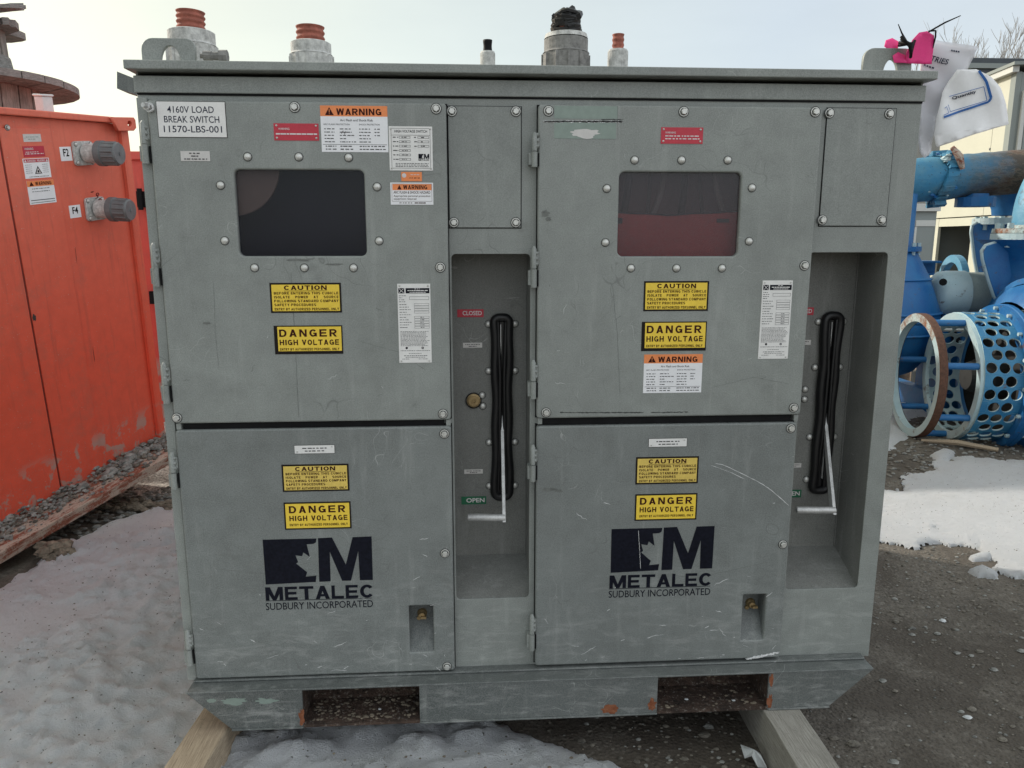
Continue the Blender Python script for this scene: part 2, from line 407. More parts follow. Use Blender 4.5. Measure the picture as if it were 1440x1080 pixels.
M['innergrey'] = plain('inner_grey', (0.10, 0.062, 0.068), .6, var=.3, scale=9)  # red tint of the window reflection mixed into the grey
M['scratch'] = plain('bare_scratch', (0.78, 0.79, 0.78), .6, var=.3, scale=60)
M['oldgreen'] = plain('older_green_paint', (0.25, 0.31, 0.275), .5, var=.12, scale=60)
M['darkpaint'] = plain('stained_paint', (0.15, 0.158, 0.148), .55, var=.5, scale=90)
M['darkmark'] = plain('dark_mark', (0.04, 0.043, 0.042), .6)

# ------------------------------------------------------------------ helpers
def put(o, parent=None):
    scene.collection.objects.link(o)
    if parent is not None:
        o.parent = parent
        if 'wf' in parent: o.matrix_parent_inverse = Matrix.Translation(-Vector(parent['wf'][:]))
    return o

def thing(name, label, cat, base=(0, 0, 0), group=None, world_geometry=True, mat=None):
    o = bpy.data.objects.new(name, None)
    o.empty_display_size = .1
    scene.collection.objects.link(o)
    if mat is not None: o.matrix_world = mat
    else: o.location = base
    if world_geometry and mat is None: o['wf'] = list(base)
    o['label'] = label; o['category'] = cat
    if group: o['group'] = group
    return o

def tag(o, label=None, cat=None, group=None, kind=None):
    if label: o['label'] = label
    if cat: o['category'] = cat
    if group: o['group'] = group
    if kind: o['kind'] = kind
    return o

class MB:
    def __init__(s): s.v = []; s.f = []; s.m = []; s.sm = []
    def add(s, vs, fs, m=0, smooth=False):
        k = len(s.v); s.v += [tuple(v) for v in vs]
        for f in fs: s.f.append([i+k for i in f]); s.m.append(m); s.sm.append(smooth)
        return s
    def box(s, x0, x1, y0, y1, z0, z1, m=0):
        x0, x1 = min(x0, x1), max(x0, x1); y0, y1 = min(y0, y1), max(y0, y1); z0, z1 = min(z0, z1), max(z0, z1)
        return s.add([(x, y, z) for x in (x0, x1) for y in (y0, y1) for z in (z0, z1)],
            [(0, 1, 3, 2), (4, 6, 7, 5), (0, 4, 5, 1), (2, 3, 7, 6), (0, 2, 6, 4), (1, 5, 7, 3)], m)
    def prism(s, poly, y0, y1, m=0):     # poly of (x,z), extruded along y
        n = len(poly)
        a = sum(poly[i][0]*poly[(i+1) % n][1]-poly[(i+1) % n][0]*poly[i][1] for i in range(n))
        if a < 0: poly = poly[::-1]
        vs = [(x, y0, z) for x, z in poly]+[(x, y1, z) for x, z in poly]
        fs = [list(range(n)), list(range(2*n-1, n-1, -1))]+[(i+n, (i+1) % n+n, (i+1) % n, i) for i in range(n)]
        return s.add(vs, fs, m)
    def tube(s, path, r, n=12, m=0, caps=True, smooth=True, closed=False):
        path = [Vector(p) for p in path]; k = len(path)
        rs = r if isinstance(r, (list, tuple)) else [r]*k
        vs = []; fs = []; up = None
        for i, p in enumerate(path):
            if closed: d = (path[(i+1) % k]-path[i-1]).normalized()
            else: d = (path[min(i+1, k-1)]-path[max(i-1, 0)]).normalized()
            if up is None:
                up = Vector((0, 0, 1)) if abs(d.z) < .9 else Vector((1, 0, 0))
            up = (up-d*up.dot(d)).normalized(); sd = d.cross(up)
            for j in range(n):
                a = 2*pi*j/n; vs.append(p+(sd*cos(a)+up*sin(a))*rs[i])
        for i in range(k if closed else k-1):
            i2 = (i+1) % k
            for j in range(n): fs.append((i*n+j, i*n+(j+1) % n, i2*n+(j+1) % n, i2*n+j))
        s.add(vs, fs, m, smooth)
        if caps and not closed:
            s.add(vs[:n], [tuple(range(n-1, -1, -1))], m); s.add(vs[-n:], [tuple(range(n))], m)
        return s
    def lathe(s, prof, o=(0, 0, 0), axis=(0, 0, 1), n=32, m=0, smooth=False, closed=False, a0=0, a1=2*pi):
        # prof: (radius, height) pairs
        ax = Vector(axis).normalized(); t = Vector((0, 0, 1)) if abs(ax.z) < .9 else Vector((1, 0, 0))
        e1 = (t-ax*t.dot(ax)).normalized(); e2 = ax.cross(e1); o = Vector(o)
        full = abs(a1-a0-2*pi) < 1e-6; na = n if full else n+1
        vs = []; fs = []; k = len(prof)
        for r, h in prof:
            for j in range(na):
                a = a0+(a1-a0)*j/n; vs.append(o+ax*h+(e1*cos(a)+e2*sin(a))*r)
        for i in range(k if closed else k-1):
            i2 = (i+1) % k
            for j in range(n):
                j2 = (j+1) % na; fs.append((i*na+j, i*na+j2, i2*na+j2, i2*na+j))
        return s.add(vs, fs, m, smooth)
    def mesh(s, name):
        me = bpy.data.meshes.new(name); me.from_pydata(s.v, [], s.f); me.validate()
        if len(me.polygons) == len(s.m):
            me.polygons.foreach_set('material_index', s.m); me.polygons.foreach_set('use_smooth', s.sm)
        me.update(); return me

def obj(name, mb, mats, parent=None, bevel=0, loc=None, auto=False):
    me = mb.mesh(name) if isinstance(mb, MB) else mb
    if not isinstance(mats, (list, tuple)): mats = [mats]
    if len(me.materials) == 0:
        for m in mats: me.materials.append(M[m])
    o = bpy.data.objects.new(name, me)
    if loc is not None: o.location = loc
    put(o, parent)
    if bevel:
        b = o.modifiers.new('bevel', 'BEVEL'); b.width = bevel; b.segments = 2; b.limit_method = 'ANGLE'; b.angle_limit = radians(40)
    return o

def rrect(x0, x1, z0, z1, r, n=5):
    P = []
    for cx, cz, a in ((x1-r, z1-r, 0), (x0+r, z1-r, 90), (x0+r, z0+r, 180), (x1-r, z0+r, 270)):
        for i in range(n+1):
            t = radians(a+90*i/n); P.append((cx+r*cos(t), cz+r*sin(t)))
    return P

def plate_mesh(name, outer, holes, y_front, thick, bev):
    """Plate in the XZ plane with holes and rounded edges; front face at y_front (towards -Y)."""
    c = bpy.data.curves.new(name, 'CURVE'); c.dimensions = '2D'; c.fill_mode = 'BOTH'
    c.extrude = thick/2-bev; c.bevel_depth = bev; c.bevel_resolution = 2; c.offset = -bev
    for P in [outer]+holes:
        s = c.splines.new('POLY'); s.points.add(len(P)-1)
        for i, q in enumerate(P): s.points[i].co = (q[0], q[1], 0, 1)
        s.use_cyclic_u = True
    o = bpy.data.objects.new(name, c)
    me = bpy.data.meshes.new_from_object(o)
    bpy.data.objects.remove(o); bpy.data.curves.remove(c)
    me.transform(Matrix(((1, 0, 0, 0), (0, 0, -1, y_front+thick/2), (0, 1, 0, 0), (0, 0, 0, 1))))
    me.name = name
    return me

_tc = {}
def text_geo(s, off):
    k = (s, off)
    if k not in _tc:
        c = bpy.data.curves.new('text', 'FONT'); c.body = s; c.offset = off; c.resolution_u = 3
        o = bpy.data.objects.new('text', c)
        me = bpy.data.meshes.new_from_object(o)
        vs = [(v.co.x, v.co.y) for v in me.vertices]; fs = [tuple(p.vertices) for p in me.polygons]
        x0 = min(v[0] for v in vs); x1 = max(v[0] for v in vs); y0 = min(v[1] for v in vs); y1 = max(v[1] for v in vs)
        _tc[k] = ([((a-x0)/(x1-x0), (b-y0)/(y1-y0)) for a, b in vs], fs)
        bpy.data.objects.remove(o); bpy.data.curves.remove(c); bpy.data.meshes.remove(me)
    return _tc[k]

def add_text(mb, s, x0, x1, z0, z1, y, off=0.0, m=0, shear=0.0):
    """Fits the words into the rectangle x0..x1, z0..z1 on the plane y, reading along +X."""
    vs, fs = text_geo(s, off)
    mb.add([(x0+(x1-x0)*a+shear*b, y, z0+(z1-z0)*b) for a, b in vs], fs, m)

def glyph(ch):
    t, u = .27, .2; q = []
    def R(a, b, c, d): q.append([(a, b), (c, b), (c, d), (a, d)])
    def G(cx, cy, rx, ry, a0, a1, n=10):
        for k in range(n):
            a = radians(a0+(a1-a0)*k/n); b = radians(a0+(a1-a0)*(k+1)/n)
            q.append([(cx+(rx-t)*cos(a), cy+(ry-u)*sin(a)), (cx+rx*cos(a), cy+ry*sin(a)), (cx+rx*cos(b), cy+ry*sin(b)), (cx+(rx-t)*cos(b), cy+(ry-u)*sin(b))])
    def Q(*p): q.append([(p[i], p[i+1]) for i in range(0, 8, 2)])
    if ch == 'A': Q(0, 0, .29, 0, .64, 1, .36, 1); Q(.71, 0, 1, 0, .64, 1, .36, 1); R(.25, .19, .75, .37)
    elif ch == 'B': R(0, 0, t, 1); R(t, 0, .55, u); R(t, .41, .55, .58); R(t, 1-u, .55, 1); G(.53, .73, .42, .27, -90, 90); G(.53, .29, .47, .29, -90, 90)
    elif ch == 'F': R(0, 0, t, 1); R(t, .4, .88, .6); R(t, 1-u, .98, 1)
    elif ch == 'P': R(0, 0, t, 1); R(t, 1-u, .58, 1); R(t, .36, .58, .54); G(.56, .68, .44, .32, -90, 90)
    elif ch == 'S': G(.5, .71, .5, .29, 35, 270, 12); G(.5, .29, .5, .29, -145, 90, 12)
    elif ch == 'Y': R(.5-t/2, 0, .5+t/2, .45); Q(0, 1, .32, 1, .64, .42, .36, .42); Q(.68, 1, 1, 1, .64, .42, .36, .42)
    elif ch == 'Z': R(0, 0, 1, u); R(0, 1-u, 1, 1); Q(.0, u, .36, u, 1, 1-u, .64, 1-u)
    elif ch == 'K': R(0, 0, t, 1); Q(t, .40, t+.02, .66, 1, 1, .66, 1); Q(.36, .56, .62, .70, 1, 0, .68, 0)
    elif ch == 'C': G(.5, .5, .5, .5, 38, 322, 16)
    elif ch == 'D': R(0, 0, t, 1); R(t, 0, .5, u); R(t, 1-u, .5, 1); G(.5, .5, .5, .5, -90, 90)
    elif ch == 'E': R(0, 0, t, 1); R(t, 0, 1, u); R(t, .4, .92, .6); R(t, 1-u, .98, 1)
    elif ch == 'G': G(.5, .5, .5, .5, 38, 350, 16); R(.52, .38, 1, .54); R(.76, .04, 1, .4)
    elif ch == 'H': R(0, 0, t, 1); R(1-t, 0, 1, 1); R(t, .4, 1-t, .6)
    elif ch == 'I': R(0, 0, 1, 1)
    elif ch == 'L': R(0, 0, t, 1); R(t, 0, 1, u)
    elif ch == 'M': R(0, 0, .21, 1); R(.79, 0, 1, 1); Q(0, 1, .27, 1, .6, 0, .4, 0); Q(.73, 1, 1, 1, .6, 0, .4, 0)
    elif ch == 'N': R(0, 0, .25, 1); R(.75, 0, 1, 1); Q(0, 1, .3, 1, 1, 0, .7, 0)
    elif ch == 'O': G(.5, .5, .5, .5, 0, 360, 22)
    elif ch == 'R': R(0, 0, t, 1); R(t, 1-u, .58, 1); R(t, .38, .58, .38+u*.9); G(.58, .69, .40, .31, -90, 90); Q(.36, .42, .66, .42, 1, 0, .70, 0)
    elif ch == 'T': R(0, 1-u, 1, 1); R(.5-t/2, 0, .5+t/2, 1-u)
    elif ch == 'U': R(0, .38, t, 1); R(1-t, .38, 1, 1); G(.5, .4, .5, .4, 180, 360, 12)
    elif ch == 'V': Q(0, 1, .3, 1, .63, 0, .37, 0); Q(.7, 1, 1, 1, .63, 0, .37, 0)
    elif ch == 'W': Q(0, 1, .2, 1, .36, 0, .16, 0); Q(.16, 0, .36, 0, .6, 1, .4, 1); Q(.64, 0, .84, 0, .6, 1, .4, 1); Q(.8, 1, 1, 1, .84, 0, .64, 0)
    return q
_tg = {}
def add_bold(mb, s, x0, x1, z0, z1, y, gap=.20, m=0):
    """heavy block capitals fitted into x0..x1, z0..z1"""
    wd = {'I': .30, 'M': 1.22, 'W': 1.35, ' ': .35, 'L': .86, 'E': .88}
    tot = sum(wd.get(c, 1) for c in s)+gap*(len(s)-1); x = x0; k = (x1-x0)/tot
    for c in s:
        w = wd.get(c, 1)*k
        for i, P in enumerate(glyph(c) if c != ' ' else []):
            a = sum(P[j][0]*P[(j+1) % 4][1]-P[(j+1) % 4][0]*P[j][1] for j in range(4))
            if a < 0: P = P[::-1]
            mb.add([(x+w*p[0], y-1.2e-5*i, z0+(z1-z0)*p[1]) for p in P], [(0, 1, 2, 3)], m)
        x += w+gap*k

def dashes(mb, x0, x1, z, h, y, m=0, dens=.8):
    """a line of print too small to read: short strokes of uneven length"""
    x = x0
    while x < x1-h*.5:
        w = random.uniform(.8, 3.2)*h
        mb.box(x, min(x+w, x1), y-.0002, y, z-h*.32, z+h*.32, m); x += w+h*random.uniform(.35, .9)/dens

# bolts: shared meshes, head towards -Y, origin at the seat of the washer
def hex_bolt_mesh(name, rw=0.0118, rh=0.0074):
    b = MB()
    b.lathe([(rw*1.17, -.0001), (rw*1.17, .0006), (0.0001, .0006)], axis=(0, -1, 0), n=20, m=1)
    b.lathe([(0.0001, 0), (rw, 0), (rw, .0016), (rw*.94, .0022), (rh*1.04, .0022)], axis=(0, -1, 0), n=20, smooth=False)
    b.lathe([(rh*1.30, .0021), (rh*1.30, .0026), (.0001, .0026)], axis=(0, -1, 0), n=12, m=1)
    b.lathe([(rh*1.12, .0022), (rh*1.12, .0075), (rh*.95, .009), (.0001, .009)], axis=(0, -1, 0), n=6)
    me = b.mesh(name); me.materials.append(M['steel']); me.materials.append(M['darkmark']); return me
def dome_bolt_mesh(name, r=0.0095):
    b = MB(); b.lathe([(r*1.18, -.0001), (r*1.18, .0005), (.0001, .0005)], axis=(0, -1, 0), n=18, m=1)
    b.lathe([(r, 0), (r*1.0, .001), (r*.92, .0035), (r*.66, .0058), (r*.33, .0068), (.0001, .007)], axis=(0, -1, 0), n=18, smooth=True)
    me = b.mesh(name); me.materials.append(M['steel']); me.materials.append(M['darkmark']); return me
HEX = hex_bolt_mesh('bolt'); HEXS = hex_bolt_mesh('small_bolt', .0095, .0062); DOME = dome_bolt_mesh('dome_bolt')
def bolt(me, x, y, z, parent, name='bolt'):
    o = bpy.data.objects.new(name, me)
    o.rotation_euler = (0, random.uniform(0, 6), 0); o.location = (x, y, z)
    return put(o, parent)

# ------------------------------------------------------------------ ground and snow
def fbm(x, y, s, o=4, seed=0.0):
    return noise.fractal(Vector((x*s+seed, y*s-seed, seed*.37)), 1.0, 2.0, o)
def ground_h(x, y):
    r = math.hypot(x, y)
    h = -0.25+0.010*fbm(x, y, 1.3, 4, 3.1)+0.004*fbm(x, y, 9, 3, 8.2)
    if y > 2.6: h += min(.12, (y-2.6)*.02)*0.0
    return h

def lines(lo, hi, fine_lo, fine_hi, step, grow=1.18):
    a = []; v = fine_lo
    while v < fine_hi: a.append(v); v += step
    s = step; v = a[-1]
    while v < hi: s *= grow; v += s; a.append(v)
    s = step; v = a[0]; pre = []
    while v > lo: s *= grow; v -= s; pre.append(v)
    return pre[::-1]+a
xs = lines(-260, 260, -3.6, 5.2, 0.045); ys = lines(-60, 420, -1.4, 5.2, 0.045)
g = MB(); W_ = len(xs)
g.v = [(x, y, ground_h(x, y)) for y in ys for x in xs]
for j in range(len(ys)-1):
    for i in range(W_-1):
        g.f.append((j*W_+i, j*W_+i+1, (j+1)*W_+i+1, (j+1)*W_+i)); g.m.append(0); g.sm.append(True)
tag(obj('ground', g, 'gravel'), kind='structure')

def sdist(P, x, y):
    """signed distance to polygon, positive inside"""
    d = 1e9; ins = False; n = len(P)
    for i in range(n):
        ax, ay = P[i]; bx, by = P[(i+1) % n]
        ex, ey = bx-ax, by-ay; wx, wy = x-ax, y-ay
        t = max(0, min(1, (wx*ex+wy*ey)/(ex*ex+ey*ey)))
        dx, dy = wx-ex*t, wy-ey*t; d = min(d, dx*dx+dy*dy)
        if (ay > y) != (by > y) and x < (bx-ax)*(y-ay)/(by-ay)+ax: ins = not ins
    d = math.sqrt(d); return d if ins else -d

SNOWH = []
def snow_top(x, y):
    for (x0, y0, st, hh) in SNOWH:
        v = hh.get((int(round((x-x0)/st)), int(round((y-y0)/st))))
        if v is not None: return v
    return None
def snow_patch(name, P, step, thick, rag, bumps, seed, label=None, dents=(), fall=None):
    x0 = min(p[0] for p in P)-.15; x1 = max(p[0] for p in P)+.15; y0 = min(p[1] for p in P)-.15; y1 = max(p[1] for p in P)+.15
    nx = int((x1-x0)/step)+2; ny = int((y1-y0)/step)+2
    b = MB(); idx = {}; val = {}
    for j in range(ny):
        for i in range(nx):
            x = x0+i*step; y = y0+j*step
            s = sdist(P, x, y)+rag*fbm(x, y, 3.2, 5, seed)+rag*.35*fbm(x, y, 17, 3, seed+4)+rag*.15*fbm(x, y, 45, 2, seed+6)
            val[i, j] = s
            if s > -step*1.5:
                t = max(0, min(1, s/(fall or (thick*2.2+.01)))); t = t*(2-t)
                h = ground_h(x, y)+(-.006 if s <= 0 else .003)+thick*t*(.85+.35*fbm(x, y, 1.7, 3, seed+9))
                h += bumps*t*(.75*fbm(x, y, 2.3, 4, seed+2)+.55*abs(fbm(x*.8+y*.4, y*1.6-x*.4, 6.5, 4, seed+5))+.30*fbm(x, y, 19, 3, seed+6)+.12*fbm(x, y, 48, 2, seed+8))
                for dx, dy, dr, dd in dents:
                    q = ((x-dx)**2+(y-dy)**2)/(dr*dr)
                    if q < 4: h -= dd*math.exp(-q*1.6)*t
                if s > 0: h = max(h, ground_h(x, y)+.008+.02*t)
                idx[i, j] = len(b.v); b.v.append((x, y, h))
    for j in range(ny-1):
        for i in range(nx-1):
            q = [(i, j), (i+1, j), (i+1, j+1), (i, j+1)]
            if all(k in idx for k in q) and max(val[k] for k in q) > 0:
                b.f.append([idx[k] for k in q]); b.m.append(0); b.sm.append(True)
    SNOWH.append((x0, y0, step, {k_: b.v[i_][2] for k_, i_ in idx.items() if val[k_] > .02}))
    o = obj(name, b, 'snow'); tag(o, kind='structure')
    return o
def rnd_dents(n, x0, x1, y0, y1):
    return [(random.uniform(x0, x1), random.uniform(y0, y1), random.uniform(.025, .075), random.uniform(.015, .04)) for _ in range(n)]
snowL = [(-6.5, -1.2), (-.2, -1.5), (.1, -.62), (0.2403, -0.1218), (0.0943, 0.0064), (-0.1161, 0.0948), (-.3, .5), (-.75, .75), (-1.02, 1.2), (-1.9083, 2.1787), (-2.046, 1.9358), (-2.1554, 1.5675), (-2.2157, 1.1545), (-3.2, 1.1), (-6.5, 1.0)]
snow_patch('snow', snowL, .013, .035, .06, .062, 1.7,
           dents=[(-1.6598, 0.9399, .035, .07), (-1.4625, 0.8335, .022, .05), (-1.6047, 0.226, .06, .04), (-1.3261, 0.0714, .07, .03), (-1.8351, 1.8213, .06, .04), (-1.742, 1.4985, .07, .03)]+rnd_dents(34, -2.2, -.95, -.2, 1.6))
snowR = [(1.716, 1.4296), (1.8476, 1.4031), (1.975, 1.3418), (2.1287, 1.3848), (2.1996, 1.3535), (2.2756, 1.2539), (2.2551, 1.1414), (2.1527, 1.0409), (2.2558, 0.9687), (3.6, 1.0), (5.5, 1.6), (6.0, 3.0), (3.5526, 2.6806), (3.3567, 2.8298), (3.0064, 2.6837), (2.6704, 2.4562), (2.3723, 2.1692), (2.1485, 2.0567)]
snow_patch('snow', snowR, .010, .018, .11, .022, 5.3, fall=.16)
snowR2 = [(2.4912, 2.9223), (2.8789, 3.0421), (2.9849, 3.169), (3.5075, 3.9141), (4.0415, 4.2823), (4.5815, 5.1162), (3.5216, 5.188)]
snow_patch('snow', snowR2, .03, .03, .10, .03, 7.7, fall=.2)
for k, P in enumerate(([(2.1703, 1.2193), (2.2462, 1.2475), (2.3016, 1.2355), (2.2471, 1.1737), (2.1586, 1.1715)], [(2.0649, 1.069), (2.1617, 1.1162), (2.1777, 1.0245), (2.1365, 0.9764), (2.0708, 1.0095)], [(3.0247, 2.887), (3.1984, 3.021), (3.238, 2.9446), (3.0765, 2.7455), (2.9494, 2.6875)], [(3.6232, 4.7683), (4.4931, 4.9796), (5.1562, 4.7974), (5.3579, 5.0637), (3.8977, 5.2731)])):
    snow_patch('snow', P, .012 if k < 3 else .08, .016, .008, .006, 9.1+k)

pg = MB(); PGP = [(-2.2092, 3.0281), (-2.2629, 2.346), (-2.196, 2.1065), (-1.856, 2.1753)]
cx_, cy_ = -2.3, 3.6
for j in range(40):
    for i in range(40):
        pass
nx_ = 46
for j in range(nx_):
    for i in range(nx_): x = -3.9+3.4*i/(nx_-1); y = 2.36+3.4*j/(nx_-1)+.05*fbm(x, 1.0, 4, 3, 2); pg.v.append((x, y, ground_h(x, y)+.006))
for j in range(nx_-1):
    for i in range(nx_-1): pg.f.append((j*nx_+i, j*nx_+i+1, (j+1)*nx_+i+1, (j+1)*nx_+i)); pg.m.append(0); pg.sm.append(True)
tag(obj('crushed_stone', pg, 'limestone'), kind='structure')  # added pale patch, sunlight on the ground put into its colour
# loose stones
def stone_mb(mb, x, y, z, r, m=0, flat=.6):
    ph = random.uniform(0, 6.28); k = 6; rz = r*flat
    vs = []
    for lv, (zz, rr) in enumerate(((-.3, .75), (.25, 1.0), (.8, .62))):
        for j in range(k):
            a = ph+j*2*pi/k+lv*.4; q = rr*random.uniform(.75, 1.15)*r
            vs.append((x+cos(a)*q*1.2, y+sin(a)*q*.85, z+zz*rz))
    vs.append((x, y, z+rz*1.0))
    fs = []
    for l in (0, 1):
        for j in range(k): fs.append((l*k+j, l*k+(j+1) % k, (l+1)*k+(j+1) % k, (l+1)*k+j))
    for j in range(k): fs.append((2*k+j, 2*k+(j+1) % k, 3*k))
    mb.add(vs, fs, m)
def insnow(x, y): return any(sdist(P, x, y) > -.02 for P in (snowL, snowR, snowR2))
sb = MB()
for k in range(20000):
    x = random.uniform(-.6, 3.2); y = random.uniform(-.9, 2.4)
    if insnow(x, y): continue
    r = random.choice((.003, .0035, .004, .005, .006, .0045, .008))*random.uniform(.7, 1.2)
    if random.random() < .05: r *= 2.1
    dens = .5+.5*fbm(x, y, 1.4, 2, 6)
    if random.random() > dens*1.1: continue
    if random.random() < .005: r = random.uniform(.009, .016)
    stone_mb(sb, x, y, ground_h(x, y)+r*.1, r, random.choice((0, 0, 0, 1)))
for k in range(2600):      # chippings beyond the snow and behind the cabinet
    x = random.uniform(2.2, 5.0); y = random.uniform(2.4, 4.4)
    if insnow(x, y): continue
    stone_mb(sb, x, y, ground_h(x, y)+.003, random.uniform(.007, .018), random.choice((0, 1)))
for k in range(1500):
    x = random.uniform(-3.0, -1.5); y = random.uniform(1.7, 2.5)
    stone_mb(sb, x, y, ground_h(x, y)+.003, random.uniform(.006, .02), random.choice((0, 1)))
tag(obj('gravel', sb, ['stone', 'stonegrey']), 'loose pebbles and chippings scattered over the dark wet ground', 'gravel', kind='stuff')
sg = MB()
for k in range(1500):
    x = random.uniform(-2.4, -.2) if k % 3 else random.uniform(1.2, 3.4); y = random.uniform(-.5, 1.9)
    if random.random() > .45+.6*fbm(x, y, 2.2, 3, 4): continue
    if -.85 < x < -.2 and y > -.05: continue
    hz_ = snow_top(x, y)
    if hz_ is None: continue
    stone_mb(sg, x, y, hz_, random.uniform(.0012, .0042), 0)
tag(obj('grit', sg, ['dirtclump']), 'fine dark grit sprinkled over the old snow', 'grit', kind='stuff')
cb = MB()
for k in range(130):
    x = random.uniform(-.75, .25); y = random.uniform(-.5, -.05)
    if k > 60: x = random.gauss(-.36, .08); y = random.gauss(-.28, .06)
    stone_mb(cb, x, y, -.205+.02*random.random(), random.uniform(.002, .006), 0)
tag(obj('debris', cb, ['dirtclump']), 'dark crumbs of rust and bark lying on the grey ice under the skid', 'debris', kind='stuff')

# ------------------------------------------------------------------ the switchgear cabinet
YD = -.027            # door skins
CAB = thing('switchgear_cabinet', 'large grey steel high voltage switch cabinet on a skid, filling the middle', 'electrical cabinet', (0, 0, -.112))
ZT = 1.584
RX = .735
PKL = (-.236, -.028, .223, 1.196); PKR = (.727, .946, .223, 1.199)
WIN = [(-.772, -.4515, 1.192, 1.405), (.198, .519, 1.190, 1.404)]
KEYL = (-0.3355, 0.1492, 0.0681, 0.1421); KEYR = (0.6261, 0.1522, 0.0678, 0.1437)
def rc(t, g=0): return (t[0]-t[2]/2-g, t[0]+t[2]/2+g, t[1]-t[3]/2-g, t[1]+t[3]/2+g)
KEYS = [rc(KEYL), rc(KEYR)]
body = plate_mesh('front_sheet', [(-1, .0), (1, .0), (1, ZT), (-1, ZT)],
    [rrect(*PKL, .012), rrect(*PKR, .012)]+[rrect(a-.01, b+.01, c-.01, d+.01, .02) for a, b, c, d in WIN]+[rrect(a-.004, b+.004, c-.004, d+.004, .002, 2) for a, b, c, d in KEYS], 0, .004, .0012)
obj('front_sheet', body, 'grey', CAB)
sh = MB()
sh.box(-1.0, -.996, .0045, 1.9, 0, 1.637); sh.box(.996, 1.0, .0045, 1.9, 0, 1.637)
sh.box(-.995, .995, 1.896, 1.9, 0, 1.637); sh.box(-.995, .995, .006, 1.895, .001, .004)
obj('side_panel', sh, 'grey', CAB)
hd = MB(); hd.box(-1.004, 1.004, -.007, .02, ZT+.0035, 1.627)
obj('header_band', hd, 'grey', CAB, bevel=.002)
hs = MB(); hs.box(-.999, .999, -.003, .02, ZT-.001, ZT+.006)
obj('header_seam', hs, 'black', CAB)
lid = MB(); lid.prism([(-1.012, 1.636), (1.0135, 1.636), (1.0135, 1.657), (-1.012, 1.657)], -.038, 1.93)
obj('roof_plate', lid, 'grey', CAB, bevel=.0025)

# recessed handle pockets
def pocket(nm, x0, x1, z0, z1):
    D = .16; zs = .288; b = MB(); g = .003
    x0 -= g; x1 += g; z1 += g
    b.add([(x0, D, zs), (x1, D, zs), (x1, D, z1), (x0, D, z1)], [(0, 1, 2, 3)])            # back
    b.add([(x0, .004, z0-g), (x0, D, zs), (x0, D, z1), (x0, .004, z1)], [(0, 1, 2, 3)])     # left
    b.add([(x1, .004, z0-g), (x1, D, zs), (x1, D, z1), (x1, .004, z1)], [(3, 2, 1, 0)])     # right
    b.add([(x0, .004, z1), (x1, .004, z1), (x1, D, z1), (x0, D, z1)], [(0, 1, 2, 3)])       # top
    b.add([(x0, .004, z0-g), (x1, .004, z0-g), (x1, D, zs), (x0, D, zs)], [(3, 2, 1, 0)])   # sloped floor
    # thin weld bead down the far corner
    b.box(x1-.0045, x1-.0005, D-.0045, D-.0005, zs, z1)
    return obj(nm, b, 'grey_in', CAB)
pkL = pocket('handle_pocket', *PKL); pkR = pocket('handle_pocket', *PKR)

# doors
def door(x0, x1, z0, z1, holes, mt='grey'):
    r = .008
    me = plate_mesh('door', rrect(x0, x1, z0, z1, r, 4), holes, YD, .0228, .0045)
    d_ = obj('door', me, mt, CAB)
    q = MB(); w_ = .0022
    for bx in ((x0-w_, x0+.012, z0-w_, z1+w_), (x1-.012, x1+w_, z0-w_, z1+w_), (x0+.0125, x1-.0125, z0-w_, z0+.012), (x0+.0125, x1-.0125, z1-.012, z1+w_)): q.box(bx[0], bx[1], -.0035, -.0003, bx[2], bx[3])
    me2 = q.mesh('door_seal'); tag(obj('door_seal', me2, 'black', d_), kind='stuff') if False else obj('door_seal', me2, 'black', d_)  # black strips put round the door as its shadow line
    return d_
dUL = door(-.969, -.243, .757, 1.567, [rrect(*WIN[0], .014)])
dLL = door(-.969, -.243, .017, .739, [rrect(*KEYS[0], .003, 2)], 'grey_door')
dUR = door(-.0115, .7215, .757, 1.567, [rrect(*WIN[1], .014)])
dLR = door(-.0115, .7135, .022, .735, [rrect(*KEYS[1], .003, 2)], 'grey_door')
for x0, x1 in ((-.948, -.262), (.006, .700)):
    s = MB(); s.box(x0, x1, -.016, -.0005, .7365, .7595); obj('door_gap_seal', s, 'black', CAB)
# small raised stops at the ends of the gap
for d, xs_ in ((dUL, (-.966, -.256)), (dUR, (-.008, .706))):
    for x in xs_:
        s = MB(); s.box(x, x+.012, -.022, -.0005, .740, .756); obj('gap_stop', s, 'grey', d)

